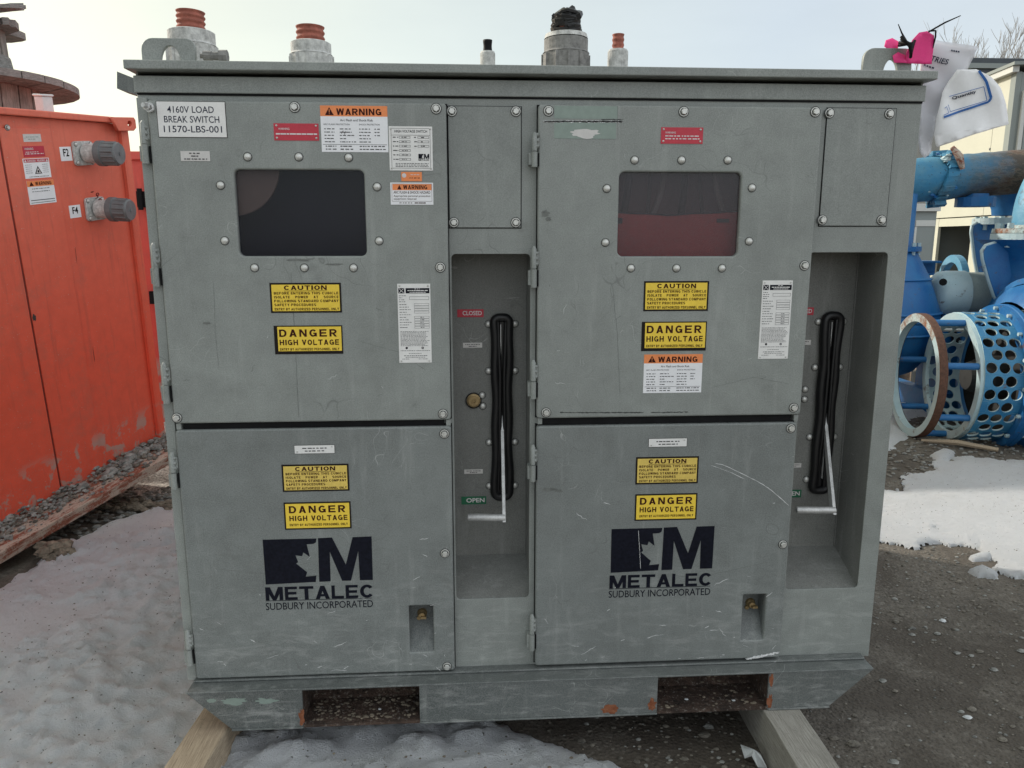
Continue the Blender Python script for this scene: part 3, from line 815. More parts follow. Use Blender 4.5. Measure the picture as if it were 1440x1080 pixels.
# key recesses in the lower doors
for d, (x0, x1, z0, z1), (lx, lz) in ((dLL, KEYS[0], (-0.3359, 0.1687)), (dLR, KEYS[1], (0.6367, 0.17))):
    b = MB(); D = .032; f0 = YD+.002; zs = z0+.075; g = .0015
    x0 -= g; x1 += g; z0 -= g; z1 += g
    b.add([(x0, D, zs), (x1, D, zs), (x1, D, z1), (x0, D, z1)], [(0, 1, 2, 3)])
    b.add([(x0, f0, z0), (x0, D, zs), (x0, D, z1), (x0, f0, z1)], [(0, 1, 2, 3)])
    b.add([(x1, f0, z0), (x1, D, zs), (x1, D, z1), (x1, f0, z1)], [(3, 2, 1, 0)])
    b.add([(x0, f0, z1), (x1, f0, z1), (x1, D, z1), (x0, D, z1)], [(0, 1, 2, 3)])
    b.add([(x0, f0, z0), (x1, f0, z0), (x1, D, zs), (x0, D, zs)], [(3, 2, 1, 0)])
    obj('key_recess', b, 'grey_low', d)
    l = MB(); l.lathe([(.0001, -.0), (.0145, 0), (.013, .008), (.010, .012), (.009, .02), (.0001, .021)], o=(lx, D, lz), axis=(0, -1, 0), n=18)
    l.box(lx-.003, lx+.013, D-.030, D-.020, lz-.005, lz+.001)
    l.lathe([(.0001, 0), (.006, 0), (.006, .006), (.0001, .006)], o=(lx-.010, D, lz-.014), axis=(0, -1, 0), n=12)
    obj('lock', l, 'brass', d)

# windows: dusty pane, gasket shadow, sheets behind it that stand for reflections
for i, (d, (x0, x1, z0, z1)) in enumerate(zip((dUL, dUR), WIN)):
    p = MB(); p.box(x0-.006, x1+.006, YD+.012, YD+.015, z0-.006, z1+.006)
    obj('window_pane', p, ('paneL', 'paneR')[i], d)
# left: dark sheet, brown disc for a reflection; right: red sheet for another
x0, x1, z0, z1 = WIN[0]
b = MB(); b.box(x0-.08, x1+.08, .085, .09, z0-.08, z1+.08); b.box(x0-.08, x0-.07, .006, .085, z0-.08, z1+.08); b.box(x1+.07, x1+.08, .006, .085, z0-.08, z1+.08)
b.box(x0-.08, x1+.08, .006, .085, z1+.07, z1+.08); b.box(x0-.08, x1+.08, .006, .085, z0-.08, z0-.07)
obj('barrier_sheet', b, 'barrierdark', CAB)
b = MB(); b.lathe([(.0001, .001), (.12, .0), (.12, -.008), (.0001, -.009)], o=(x0-.016, .002, z1+.008), axis=(0, -1, 0), n=48)
obj('brown_disc', b, 'browndisc', CAB)  # disc painted as the curved brown reflection in the pane
x0, x1, z0, z1 = WIN[1]
b = MB(); b.box(x0-.08, x1+.08, .095, .10, z0-.08, z1+.08); b.box(x0-.08, x0-.07, .006, .095, z0-.08, z1+.08); b.box(x1+.07, x1+.08, .006, .095, z0-.08, z1+.08)
b.box(x0-.08, x1+.08, .006, .095, z1+.07, z1+.08); b.box(x0-.08, x1+.08, .006, .095, z0-.08, z0-.07)
obj('inner_panel', b, 'innergrey', CAB)
zw = z0+.112
P = [(x0-.03, z0-.05)]+[(x1+.03, z0-.05)]+[(x1+.03-(x1-x0+.06)*k/16, zw+.004*math.sin(k*.42+1)+.0012*math.sin(k*1.3)) for k in range(17)]
b = MB(); b.prism(P, .022, .025); obj('barrier_sheet', b, 'barrier', CAB)  # wavy red sheet stands for the reflection in the pane
b = MB(); b.tube([(p[0], .021, p[1]) for p in P[2:]], .0022, 6, smooth=True); obj('barrier_edge', b, 'barrierdark', CAB)
for k, (xa, xb) in enumerate(((.245, .225), (.30, .292), (.345, .30), (.395, .385), (.43, .45), (.465, .515))):
    b = MB(); b.tube([(xa, .06, z1+.05), (xa+.4*(xb-xa), .055, z1-.05), (xb, .06, zw-.03)], (.010, .006, .008)[k % 3], 8)
    obj('cable', b, ('black', 'inside', 'motordark')[k % 3], CAB)  # dark tubes added for the lines reflected in the pane
for bx in ((x0+.002, x0+.02, .018, .0205, z0+.085, z0+.10), (x1-.045, x1-.012, .018, .0205, z0+.088, z0+.098)):
    b = MB(); b.box(*bx); obj('tape', b, 'sgrey', CAB)

# bolts
def P2(*a): return a
for d, L_ in ((dUL, [(-0.6145, 1.5536), (-0.2676, 1.5534), (-0.2643, 1.1629), (-0.264, 0.7739), (-0.9605, 0.7733)]), (dLL, [(-0.2612, 0.7188), (-0.2653, 0.376), (-0.2652, 0.0309)]),
              (dUR, [(0.0136, 1.5509), (0.3587, 1.5522), (0.7018, 1.5553), (0.7024, 1.1653), (0.7007, 0.7771), (0.0141, 0.7736)]), (dLR, [(0.6968, 0.7185), (0.6978, 0.377)])):
    for x, z in L_: bolt(HEX, x, YD-.0002, z, d)
for d, L_ in ((dUL, [(-0.7356, 1.435), (-0.6105, 1.4356), (-0.4878, 1.4346), (-0.8062, 1.3663), (-0.8054, 1.2304), (-0.4197, 1.3641), (-0.4189, 1.23), (-0.7357, 1.1626), (-0.6107, 1.1622), (-0.4864, 1.1618)]),
              (dUR, [(0.236, 1.4332), (0.3581, 1.4338), (0.4792, 1.4344), (0.1659, 1.3623), (0.1653, 1.2256), (0.5471, 1.3652), (0.5476, 1.2288), (0.2347, 1.1594), (0.3562, 1.159), (0.4787, 1.1586)])):
    for x, z in L_: bolt(DOME, x, YD-.0002, z, d, 'dome_bolt')
# the loose latch bolt on the top left corner
b = MB(); lx, lz = -0.9609, 1.5488
b.lathe([(.0001, 0), (.012, 0), (.012, .003), (.007, .003), (.007, .012), (.010, .012), (.010, .016), (.0055, .017), (.0055, .028), (.0001, .028)], o=(lx, YD, lz), axis=(-.25, -1, .1), n=12)
b.tube([(lx-.004, YD-.016, lz+.009), (lx+.010, YD-.014, lz+.004), (lx+.012, YD-.014, lz-.006), (lx+.004, YD-.016, lz-.011)], .003, 6)
obj('latch_bolt', b, 'zinc', dUL)
# blank cover plates
for (x0, z0, w, h), L_ in ((((-0.1464, 1.4141, 0.1845, 0.2999)), [(-0.2292, 1.5513), (-0.067, 1.5527), (-0.228, 1.2768), (-0.067, 1.2769)]), (((0.8382, 1.4195, 0.1843, 0.2997)), [(0.7505, 1.5564), (0.9115, 1.556), (0.7527, 1.2846), (0.9157, 1.2846)])):
    me = plate_mesh('cover_plate', [(x0-w/2, z0-h/2), (x0+w/2, z0-h/2), (x0+w/2, z0+h/2), (x0-w/2, z0+h/2)], [], -.0038, .0036, .0008)
    c = obj('cover_plate', me, 'grey', CAB)
    q = MB(); q.box(x0-w/2-.0022, x0+w/2+.0022, -.0012, -.0002, z0-h/2-.0025, z0+h/2+.0015); obj('gasket', q, 'black', c)
    for x, z in L_: bolt(HEX, x, -.004, z, c)

# hinges (x of the door edge, z range)
def hinge(x, z0, z1, d):
    zm = z0+(z1-z0)*.46
    b = MB()
    b.tube([(x, -.031, z0), (x, -.031, zm-.001)], .0075, 12); b.tube([(x, -.031, zm+.001), (x, -.031, z1-.006), (x, -.027, z1)], [.0068, .0068, .004], 12)
    b.box(x+.002, x+.013, -.030, YD-.001, zm+.012, z1-.012)
    b.box(x-.014, x-.004, -.028, -.001, z0+.006, zm-.004)
    for k in range(3): b.lathe([(.0001, .005), (.005, .003), (.005, 0)], o=(x+.006, -.031, zm+.012+k*.014), axis=(0, -1, 0), n=8, smooth=True)
    obj('hinge', b, 'grey', d)
    s = MB(); s.box(x+.0085, x+.0125, YD-.001, -.001, z0+.002, zm-.004); obj('hinge_gap', s, 'black', d)  # black strip stands for the shadow between hinge and door
for d, x, L_ in ((dUL, -.981, [(-0.9688, 1.5173), (-0.9777, 1.4168), (-0.9793, 1.2236), (-0.9886, 1.117), (-0.9826, 0.9193), (-0.9916, 0.8139)]), (dLL, -.981, [(-0.9848, 0.6789), (-0.9932, 0.5785), (-0.9891, 0.1674), (-0.9974, 0.0638)]),
                 (dUR, -.0215, [(-0.0184, 1.4976), (-0.018, 1.4144), (-0.017, 1.215), (-0.0165, 1.1104), (-0.0156, 0.9161), (-0.0151, 0.8133)]), (dLR, -.0215, [(-0.0164, 0.6825), (-0.0159, 0.5813), (-0.0202, 0.1836), (-0.0197, 0.0751)])):
    for k in range(0, len(L_), 2): hinge(x, L_[k+1][1], L_[k][1], d)
# frame post between the handle pocket and the right doors
for x0, x1 in ((-.999, -.9735),):
    b = MB(); b.box(x0, x1, -.012, -.0005, .005, 1.575); obj('hinge_post', b, 'grey', CAB, bevel=.002)

# handle gear inside the pockets
def gear(xc, gx):
    z0, z1 = .464, 1.024; hw = .0335; cz = (z0+z1)/2
    path = rrect(xc-hw+.011, xc+hw-.011, z0+.011, z1-.011, .016, 5)
    pts = [Vector((p[0], .149, p[1])) for p in path]; full = []
    for i in range(len(pts)):
        a, c = pts[i], pts[(i+1) % len(pts)]; n = max(1, int((c-a).length/.02))
        for k in range(n):
            p = a.lerp(c, k/n); sg = 1 if p.x > xc else -1
            p.x += -sg*.0045*sin(pi*(p.z-z0)/(z1-z0))+.0018*sin(p.z*37+xc*9+sg); full.append(p)
    b = MB(); b.tube(full, .0128, 12, closed=True)
    b.box(xc-hw+.010, xc+hw-.010, .151, .1585, z0+.01, z1-.01)
    root = obj('slot_boot', b, 'boot', CAB)
    for s in (-1, 1):
        q = MB(); q.tube([(xc+s*.0125, .147, z0+.02), (xc+s*.0075, .140, cz-.1), (xc+s*.006, .139, cz+.1), (xc+s*.0115, .147, z1-.02)], .0055, 8); obj('boot_fold', q, 'boot', root)
    for bx in ((xc-.0045, xc-.0025, .143, .1505, cz+.06, z1-.03), (xc+.003, xc+.0045, .144, .1505, z0+.05, cz-.08)):
        q = MB(); q.box(*bx); obj('inner_blade', q, 'zinc', root)
    for z in (.994, .857, .642, .507):
        for sx in (-1, 1): bolt(DOME, xc+sx*.0385, .1598, z, root, 'dome_bolt')
    h = MB(); t = .0048; vs = []
    for y, z, w in ((.185, .80, .005), (.053, .436, .013)):
        vs += [(xc-t, y-w, z), (xc+t, y-w, z), (xc+t, y+w, z), (xc-t, y+w, z)]
    h.add(vs, [(0, 1, 2, 3), (7, 6, 5, 4), (0, 4, 5, 1), (1, 5, 6, 2), (2, 6, 7, 3), (3, 7, 4, 0)])
    ho = obj('handle_arm', h, 'zinc', CAB, bevel=.001)
    gq = MB(); gq.tube([(gx, .05, .450), (gx+.004, .05, .450), (xc+.003, .05, .447)], [.0085, .0105, .0105], 16)
    obj('grip', gq, 'zinc', ho)
    return root
gL = gear(-.0965, -.201); gR = gear(.880, .766)
# key lock beside the left boot, the two screws of the hidden one on the right
lx, lz = -0.1796, 0.7698
b = MB(); b.lathe([(.0001, 0), (.020, 0), (.020, .004), (.015, .006), (.015, .010), (.006, .010), (.006, .004), (.0001, .004)], o=(lx, .1595, lz), axis=(0, -1, 0), n=24)
pl = obj('key_lock', b, 'brass', CAB)
b = MB(); b.lathe([(.0215, 0), (.0235, .0), (.0235, .005), (.0215, .005)], o=(lx, .1595, lz), axis=(0, -1, 0), n=24); obj('lock_ring', b, 'black', pl)
for x, z in ((-0.1545, 0.7844), (-0.1527, 0.7523)): bolt(DOME, x, .1598, z, pl, 'dome_bolt')
for x, z in ((0.8167, 0.7905), (0.8168, 0.7598)): bolt(DOME, x, .1598, z, gR, 'dome_bolt')

# ---- skid
def clipcorner(x): return x
sk = MB()
ZB = -.112; F0 = -.072; XO = .981; XI = .868
def web(poly): sk.prism(poly, F0, F0+.008)
XOR = .975; XIR = .853
web([(-XO, .0), (-.668, .0), (-.668, ZB), (-XI, ZB)]); web([(-.343, .0), (.339, .0), (.339, ZB), (-.343, ZB)]); web([(.665, .0), (XOR, .0), (XIR, ZB), (.665, ZB)])
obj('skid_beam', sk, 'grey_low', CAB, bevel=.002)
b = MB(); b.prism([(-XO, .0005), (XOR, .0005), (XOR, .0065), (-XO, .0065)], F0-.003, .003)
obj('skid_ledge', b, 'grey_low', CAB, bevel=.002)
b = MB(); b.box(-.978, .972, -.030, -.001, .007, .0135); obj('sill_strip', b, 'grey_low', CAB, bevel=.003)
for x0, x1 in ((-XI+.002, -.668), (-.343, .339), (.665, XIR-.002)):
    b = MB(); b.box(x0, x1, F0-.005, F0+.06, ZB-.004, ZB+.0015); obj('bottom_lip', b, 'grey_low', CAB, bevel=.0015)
for x0, x1 in ((-.668, -.343), (.339, .665)):
    b = MB()
    b.box(x0, x1, F0-.001, 1.88, ZB-.003, ZB+.005)
    b.box(x0-.006, x0-.001, F0+.009, 1.88, ZB+.001, -.001); b.box(x1+.001, x1+.006, F0+.009, 1.88, ZB+.001, -.001)
    b.add([(x0, .05, ZB+.005), (x1, .05, ZB+.005), (x1, .17, -.002), (x0, .17, -.002)], [(0, 1, 2, 3)])
    ft = obj('fork_tube', b, 'rust', CAB)
    d = MB()
    for k in range(420 if x0 < 0 else 120):
        u = random.random(); x = random.uniform(x0+.01, x1-.01); y = -.06+.22*u**1.3
        z = ZB+.007+max(0, (y-.05))*.9
        stone_mb(d, x, y, z, random.uniform(.002, .0065), random.choice((0, 0, 0, 1, 1, 2 if random.random() < .08 else 0)), .5)
    tag(obj('fork_debris', d, ['dirtclump', 'rust', 'ice'], ft), kind='stuff')
b = MB()
b.box(-.6, .6, .02, 1.88, -.003, -.001); b.box(-.868, -.860, F0+.009, 1.88, -.111, -.001); b.box(.845, .853, F0+.009, 1.88, -.111, -.001)
b.box(-.66, -.35, 1.881, 1.89, -.11, 0)
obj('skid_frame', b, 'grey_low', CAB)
for q in ([(-.972, .0), (-.86, ZB), (-.85, ZB), (-.955, .0)],):
    pass
# rust blooms: thin irregular flakes
def blotch(x, z, rx, rz, y, seed, n=26):
    P = []
    for k in range(n):
        a = 2*pi*k/n; q = 1+.55*noise.noise(Vector((cos(a)*2+seed, sin(a)*2, seed)))+.25*noise.noise(Vector((cos(a)*7, sin(a)*7+seed, 2)))
        P.append((x+rx*q*cos(a), y, z+rz*q*sin(a)))
    return P
for x, z, rx, rz in ((0.1993, -0.0938, .022, .015), (0.3236, -0.0855, .013, .018), (-.672, -.085, .008, .03), (.671, -.09, .008, .022), (.672, -.02, .006, .02)):
    b = MB(); P = blotch(x, z, rx, rz, F0-.0006, x*7); P = [(p[0], p[1], max(ZB+.002, p[2])) for p in P]
    b.add(P, [tuple(range(len(P)))[::-1]]); obj('rust_bloom', b, 'rustspot', CAB)
for x, z, rx, rz, s_ in ((-0.8544, -0.0263, .035, .010, 1), (-0.7671, -0.0278, .03, .008, 2), (-0.914, -0.0215, .012, .006, 3)):
    b = MB(); P = blotch(x, z, rx, rz, F0-.0006, s_*3.3); b.add(P, [tuple(range(len(P)))[::-1]]); obj('scraped_patch', b, 'oldgreen', CAB)

# ---- fittings on the roof
def gland(px_x, z0, y, rbase, hbase, rplug, hplug, kind, dark=False):
    """a threaded cable gland standing on the roof plate"""
    b = MB()
    if kind == 'big':
        b.lathe([(rbase*.86, 0), (rbase*.86, hbase*.18), (rbase*1.0, hbase*.2), (rbase*1.0, hbase*.72)], o=(px_x, y, z0), n=12)
        b.lathe([(rbase*1.0, hbase*.72), (rbase*.93, hbase*.76), (rbase*.93, hbase*.98), (rbase*.86, hbase), (.0001, hbase)], o=(px_x, y, z0), n=32)
        for k in range(12):
            a = 2*pi*k/12; b.box(px_x+rbase*cos(a)-.003, px_x+rbase*cos(a)+.003, y+rbase*sin(a)-.003, y+rbase*sin(a)+.003, z0+hbase*.22, z0+hbase*.70)
    else:
        b.lathe([(rbase, 0), (rbase*.98, hbase*.55)], o=(px_x, y, z0), n=6)
        b.lathe([(rbase*.95, hbase*.55), (rbase*.9, hbase*.62), (rbase*.9, hbase*.95), (rbase*.8, hbase), (.0001, hbase)], o=(px_x, y, z0), n=24)
    return obj('cable_gland', b, 'glanddark' if dark else 'gland', CAB)
def coil(parent, x, y, z, r, h, turns, mat, lean=0):
    b = MB()
    prof = [(r*.8, 0)]
    for k in range(turns*6+1):
        t = k/(turns*6); prof.append((r*(.945+.055*cos(2*pi*t*turns)), h*t))
    prof += [(r*.5, h*1.0), (.0001, h*.96)]
    b.lathe(prof, o=(x, y, z), axis=(lean, 0, 1), n=28, smooth=True)
    return obj('threaded_plug', b, mat, parent)
ZR = 1.657
g1 = gland(-.940, ZR, .25, .066, .134, .037, .05, 'big'); coil(g1, -.940, .25, ZR+.130, .038, .055, 4, 'redplug', .03)
g2 = gland(-.628, ZR, .30, .060, .122, .040, .05, 'big'); coil(g2, -.628, .30, ZR+.118, .040, .046, 3, 'redplug')
g3 = gland(-.128, ZR, .30, .024, .106, .012, .03, 'small'); coil(g3, -.128, .30, ZR+.104, .0135, .033, 1, 'black')
g4 = gland(.098, ZR, .30, .068, .142, .03, .05, 'big', True)
b = MB(); b.lathe([(.063, 0), (.060, .012), (.05, .014), (.0001, .014)], o=(.098, .30, ZR+.142), n=32); obj('gland_cap', b, 'gland', g4)
t4 = coil(g4, .098, .30, ZR+.150, .036, .04, 3, 'redplug')
b = MB()      # crumpled tape bundle
for k in range(9):
    a = random.uniform(0, 6.28); r0 = .032+.004*random.random()
    z0 = ZR+.160+.009*(k % 5)
    pts = [(.098+r0*cos(a+q*.5)*(1+.12*sin(k+q)), .30+r0*sin(a+q*.5), z0+.004*sin(q*1.3+k)+.0016*q) for q in range(13)]
    b.tube(pts, .0065+.002*random.random(), 6, smooth=False)
for k in range(7):
    a = k*.9; r1 = .016+.014*random.random()
    b.tube([(.098+r1*.8*cos(a), .30+r1*.8*sin(a), ZR+.190), (.098+r1*1.5*cos(a+.3), .30+r1*1.3*sin(a+.3), ZR+.203), (.100+r1*1.35*cos(a+.6)+.006, .30+r1*.8*sin(a+.7), ZR+.212+.006*(k % 3))], [.016, .015, .009], 6, smooth=False)
obj('black_tape', b, 'boot', g4)
g5 = gland(.250, ZR, .30, .033, .116, .017, .04, 'small'); coil(g5, .250, .30, ZR+.114, .0175, .044, 3, 'redplug')

def lug(x0, x1, top, hx0, hx1, hz, y):
    out = [(x0, ZR+.0005)]+[(hx0, ZR+.0005)]+[((hx0+hx1)/2-(hx1-hx0)/2*cos(a), ZR+.0005+(hz-ZR)*sin(a)) for a in [k*pi/12 for k in range(1, 12)]]+[(hx1, ZR+.0005), (x1, ZR+.0005)]
    r = .02
    out += [(x1-r+r*cos(a), top-r+r*sin(a)) for a in [k*pi/10 for k in range(6)]]+[(x0+r*1.4-r*1.4*sin(a), top-r*1.4+r*1.4*cos(a)) for a in [k*pi/10 for k in range(6)]]
    return obj('lifting_lug', plate_mesh('lifting_lug', out, [], y, .012, .0015), 'grey', CAB)
lug(-.985, -.857, 1.7175, -.941, -.892, 1.700, .01)
lug(.853, .985, 1.728, .908, .950, 1.700, .04)
b = MB()
for x, r in ((-.842, .012), (-.822, .010), (-.803, .0155)): b.tube([(x-.01, .06, 1.688), (x+.010, .06, 1.688)], r, 8, smooth=False)
b.tube([(-.86, .06, 1.688), (-.795, .06, 1.688)], .006, 8)
obj('shackle_bolt', b, 'glanddark', CAB)
# bracket on the rear left side
b = MB(); b.prism([(-1.1681, 1.6963), (-1.1725, 1.6509), (-1.1195, 1.6343), (-1.1157, 1.6761)], .30, .306); b.prism([(-1.1681, 1.6963), (-1.1692, 1.6849), (-1.1167, 1.6647), (-1.1157, 1.6761)], .307, .38); b.prism([(-1.1714, 1.6622), (-1.1725, 1.6509), (-1.1195, 1.6343), (-1.1185, 1.6457)], .307, .38); b.prism([(-1.1293, 1.6967), (-1.1298, 1.6911), (-1.1111, 1.6837), (-1.1106, 1.6894)], .33, .40)
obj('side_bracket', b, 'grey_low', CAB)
b = MB(); b.box(-1.004, -1.0, -.002, 1.4, .02, 1.6) if False else None

# ---- signs
def sign(nm, r, mats, y=YD, border=0, parent=CAB, rot=0, rivets=(), label=None):
    x, z, w, h = r
    b = MB(); b.box(x-w/2, x+w/2, y-.0012, y-.0001, z-h/2, z+h/2, 0)
    ms = [mats[0]]
    if border:
        l, rr, t, bt = border if isinstance(border, tuple) else (border,)*4
        b.box(x-w/2+l, x+w/2-rr, y-.0016, y-.0010, z-h/2+bt, z+h/2-t, 1); ms.append(mats[1])
    if rivets:
        ms.append('steel'); k = len(ms)-1
        for u, v in rivets: b.lathe([(.0028, 0), (.0022, .0014), (.0001, .0018)], o=(x-w/2+u*w, y-.0012, z-h/2+v*h), axis=(0, -1, 0), n=8, m=k, smooth=True)
    o = obj(nm, b, ms, parent)
    if label: o['label'] = label
    return o
def lettering(parent, mb, mats): return obj('lettering', mb, mats, parent)

def caution(r, worn=False):
    x, z, w, h = r; y = YD-.0019
    s = sign('caution_sign', r, ['sblack', 'yellow_worn' if worn else 'yellow'], border=(.0045, .0045, .0045, .0045), label='yellow sign reading CAUTION over four lines of instructions')
    b = MB(); L0 = x-w/2; B0 = z-h/2
    U_ = lambda a: L0+a*w
    V_ = lambda a: B0+a*h
    add_bold(b, 'CAUTION', U_(.20), U_(.80), V_(.765), V_(.915), y)
    b.box(U_(.20), U_(.80), y-.0001, y+.0002, V_(.727), V_(.740))
    for tx, a, x1 in (('BEFORE ENTERING THIS CUBICLE', .615, .96), ('ISOLATE    POWER    AT    SOURCE', .485, .96), ('FOLLOWING STANDARD COMPANY', .355, .96), ('SAFETY PROCEDURES', .225, .64)):
        add_bold(b, tx, U_(.055), U_(x1), V_(a), V_(a+.085), y, .24)
    add_bold(b, 'ENTRY BY AUTHORIZED PERSONNEL ONLY', U_(.055), U_(.96), V_(.08), V_(.165), y, .24)
    lettering(s, b, 'maroon')
def danger(r, thick=False):
    x, z, w, h = r; y = YD-.0019
    s = sign('danger_sign', r, ['sblack', 'yellow'], border=(.009, .003, .003, .008) if thick else .004, label='yellow sign reading DANGER HIGH VOLTAGE')
    b = MB(); L0 = x-w/2; B0 = z-h/2
    U_ = lambda a: L0+a*w
    V_ = lambda a: B0+a*h
    for k, ch in enumerate('DANGER'):
        c0 = .075+k*.147; add_bold(b, ch, U_(c0), U_(c0+.108), V_(.61), V_(.87), y)
    add_bold(b, 'HIGH VOLTAGE', U_(.075), U_(.945), V_(.32), V_(.51), y, .26)
    add_bold(b, 'ENTRY BY AUTHORIZED PERSONNEL ONLY', U_(.075), U_(.945), V_(.13), V_(.215), y, .24)
    lettering(s, b, 'maroon')
def warning(r):
    x, z, w, h = r; y = YD
    b = MB(); L0 = x-w/2; B0 = z-h/2; hd_ = h*.23
    b.box(L0, L0+w, y-.0006, y-.0001, B0, B0+h-hd_, 0); b.box(L0, L0+w, y-.0006, y-.0001, B0+h-hd_, B0+h, 1)
    s = obj('warning_sticker', b, ['sticker', 'sorange'], CAB); s['label'] = 'white sticker with an orange head reading WARNING'
    U_ = lambda a: L0+a*w
    V_ = lambda a: B0+a*h
    q = MB(); y = YD-.0009
    add_bold(q, 'WARNING', U_(.24), U_(.91), V_(.80), V_(.94), y)
    q.add([(U_(.07), y, V_(.795)), (U_(.20), y, V_(.795)), (U_(.135), y, V_(.965))], [(0, 1, 2)])
    q.add([(U_(.128), y-.0002, V_(.92)), (U_(.142), y-.0002, V_(.92)), (U_(.138), y-.0002, V_(.845)), (U_(.132), y-.0002, V_(.845))], [(0, 3, 2, 1)], 1)
    q.box(U_(.13), U_(.14), y-.0003, y-.0001, V_(.815), V_(.83), 1)
    add_text(q, 'Arc Flash and Shock Risk', U_(.29), U_(.78), V_(.665), V_(.715), y, .008, 2)
    add_text(q, 'ARC FLASH PROTECTION', U_(.04), U_(.43), V_(.58), V_(.615), y, .004, 2)
    add_text(q, 'SHOCK PROTECTION', U_(.57), U_(.88), V_(.58), V_(.615), y, .004, 2)
    hh = h*.028
    for a in (.50, .43, .36, .29, .22):
        dashes(q, U_(.05), U_(.20), V_(a), hh, y, 2); dashes(q, U_(.28), U_(.28+random.uniform(.06, .26)), V_(a), hh, y, 2)
        dashes(q, U_(.57), U_(.74), V_(a), hh, y, 2)
        if a > .3: dashes(q, U_(.80), U_(.88), V_(a), hh, y, 2)
    q.box(U_(.02), U_(.98), y-.0001, y, V_(.158), V_(.166), 2)
    for a in (.125, .06):
        dashes(q, U_(.06), U_(.22), V_(a), hh*1.1, y, 2); dashes(q, U_(.28), U_(.47), V_(a), hh*1.1, y, 2); dashes(q, U_(.57), U_(.96), V_(a), hh*1.1, y, 2)
    if r[0] < 0: q.tube([(U_(.30), y, V_(.40)), (U_(.33), y, V_(.46)), (U_(.35), y, V_(.38)), (U_(.37), y, V_(.45)), (U_(.34), y, V_(.42)), (U_(.39), y, V_(.43))], .0006, 4, m=0)
    lettering(s, q, ['maroon', 'sorange', 'sgrey'])
CUL = (-0.6107, 1.0859, 0.1807, 0.0767); DUL = (-0.6091, 0.9769, 0.1753, 0.0746)
CLL = (-0.6092, 0.602, 0.1778, 0.076); DLL_ = (-0.6087, 0.4948, 0.1795, 0.0775)
CUR = (0.3585, 1.0859, 0.1746, 0.0791); DUR_ = (0.357, 0.9785, 0.1764, 0.0787)
CLR = (0.3529, 0.6042, 0.1764, 0.0782); DLR_ = (0.3539, 0.4973, 0.1761, 0.0776)
caution(CUL); caution(CLL, True); caution(CUR); caution(CLR, True)
danger(DUL, True); danger(DLL_); danger(DUR_, True); danger(DLR_)
warning((-0.4708, 1.5033, 0.1645, 0.11)); warning((0.3581, 0.8767, 0.1605, 0.1057))

r = (-0.8639, 1.5222, 0.1651, 0.0848)
s = sign('name_plate', r, ['sblack', 'white'], border=.0012, label='white engraved plate reading 4160V LOAD BREAK SWITCH')
b = MB(); x, z, w, h = r
for tx, a0, a1, v in (('4160V LOAD', .155, .83, .68), ('BREAK SWITCH', .10, .90, .41), ('11570-LBS-001', .085, .93, .14)):
    add_text(b, tx, x-w/2+a0*w, x-w/2+a1*w, z-h/2+v*h, z-h/2+(v+.185)*h, YD-.0019, .006)
lettering(s, b, 'ink')
def dash_plate(nm, r, mats, rows, col, y=YD, rivets=(), border=0, parent=CAB, label=None, centred=True):
    s = sign(nm, r, mats, y=y, border=border, rivets=rivets, parent=parent, label=label)
    b = MB(); x, z, w, h = r
    for v, a0, a1, hh in rows: dashes(b, x-w/2+a0*w, x-w/2+a1*w, z-h/2+v*h, hh*h, y-.0019, 0)
    lettering(s, b, col); return s
dash_plate('small_plate', (-0.8622, 1.436, 0.0704, 0.0237), ['splate'], ((.78, .3, .66, .16), (.5, .36, .62, .16), (.2, .12, .9, .16)), 'sgrey', label='small silver plate with three lines of fine print')
for r in ((-0.6133, 1.495, 0.1093, 0.0405), (0.3566, 1.4942, 0.1089, 0.04)):
    s = sign('red_warning_plate', r, ['sred'], rivets=((.06, .15), (.94, .15), (.06, .87), (.94, .87)), label='small red plate with white print')
    b = MB(); x, z, w, h = r
    add_text(b, 'WARNING', x-w*.40, x-w*.15, z+h*.12, z+h*.24, YD-.0015, .01)
    if r[0] > 0:
        for v in (-.03, -.2): dashes(b, x-w*.40, x+w*.42, z+v*h, h*.10, YD-.0015)
    else: dashes(b, x-w*.46, x+w*.49, z-.12*h, h*.13, YD-.0015, dens=3)
    lettering(s, b, 'swhite')
for r in ((-0.6083, 0.6816, 0.107, 0.0237), (0.3517, 0.6839, 0.1075, 0.0243)):
    dash_plate('fuse_plate', r, ['sblack', 'white'], ((.64, .2, .8, .17), (.32, .26, .76, .17)), 'sgrey', border=.0008, rivets=((.07, .25), (.93, .8)), label='narrow white plate with two lines of fine print')
# rating plate "HIGH VOLTAGE SWITCH"
r = (-0.3324, 1.4575, 0.1082, 0.1063); x, z, w, h = r
s = sign('rating_plate', r, ['white'], rivets=((.05, .05), (.95, .05), (.05, .95), (.95, .95)), label='silver rating plate reading HIGH VOLTAGE SWITCH')
b = MB(); y = YD-.0015; U_ = lambda a: x-w/2+a*w; V_ = lambda a: z-h/2+a*h
add_text(b, 'HIGH VOLTAGE SWITCH', U_(.13), U_(.88), V_(.86), V_(.92), y, .015)
def frame(b, x0, x1, z0, z1, t, y, m=0):
    b.box(x0, x1, y-.0001, y, z0, z0+t, m); b.box(x0, x1, y-.0001, y, z1-t, z1, m); b.box(x0, x0+t, y-.0001, y, z0, z1, m); b.box(x1-t, x1, y-.0001, y, z0, z1, m)
frame(b, U_(.05), U_(.95), V_(.05), V_(.96), .0007, y)
b.box(U_(.05), U_(.95), y-.0001, y, V_(.80), V_(.806))
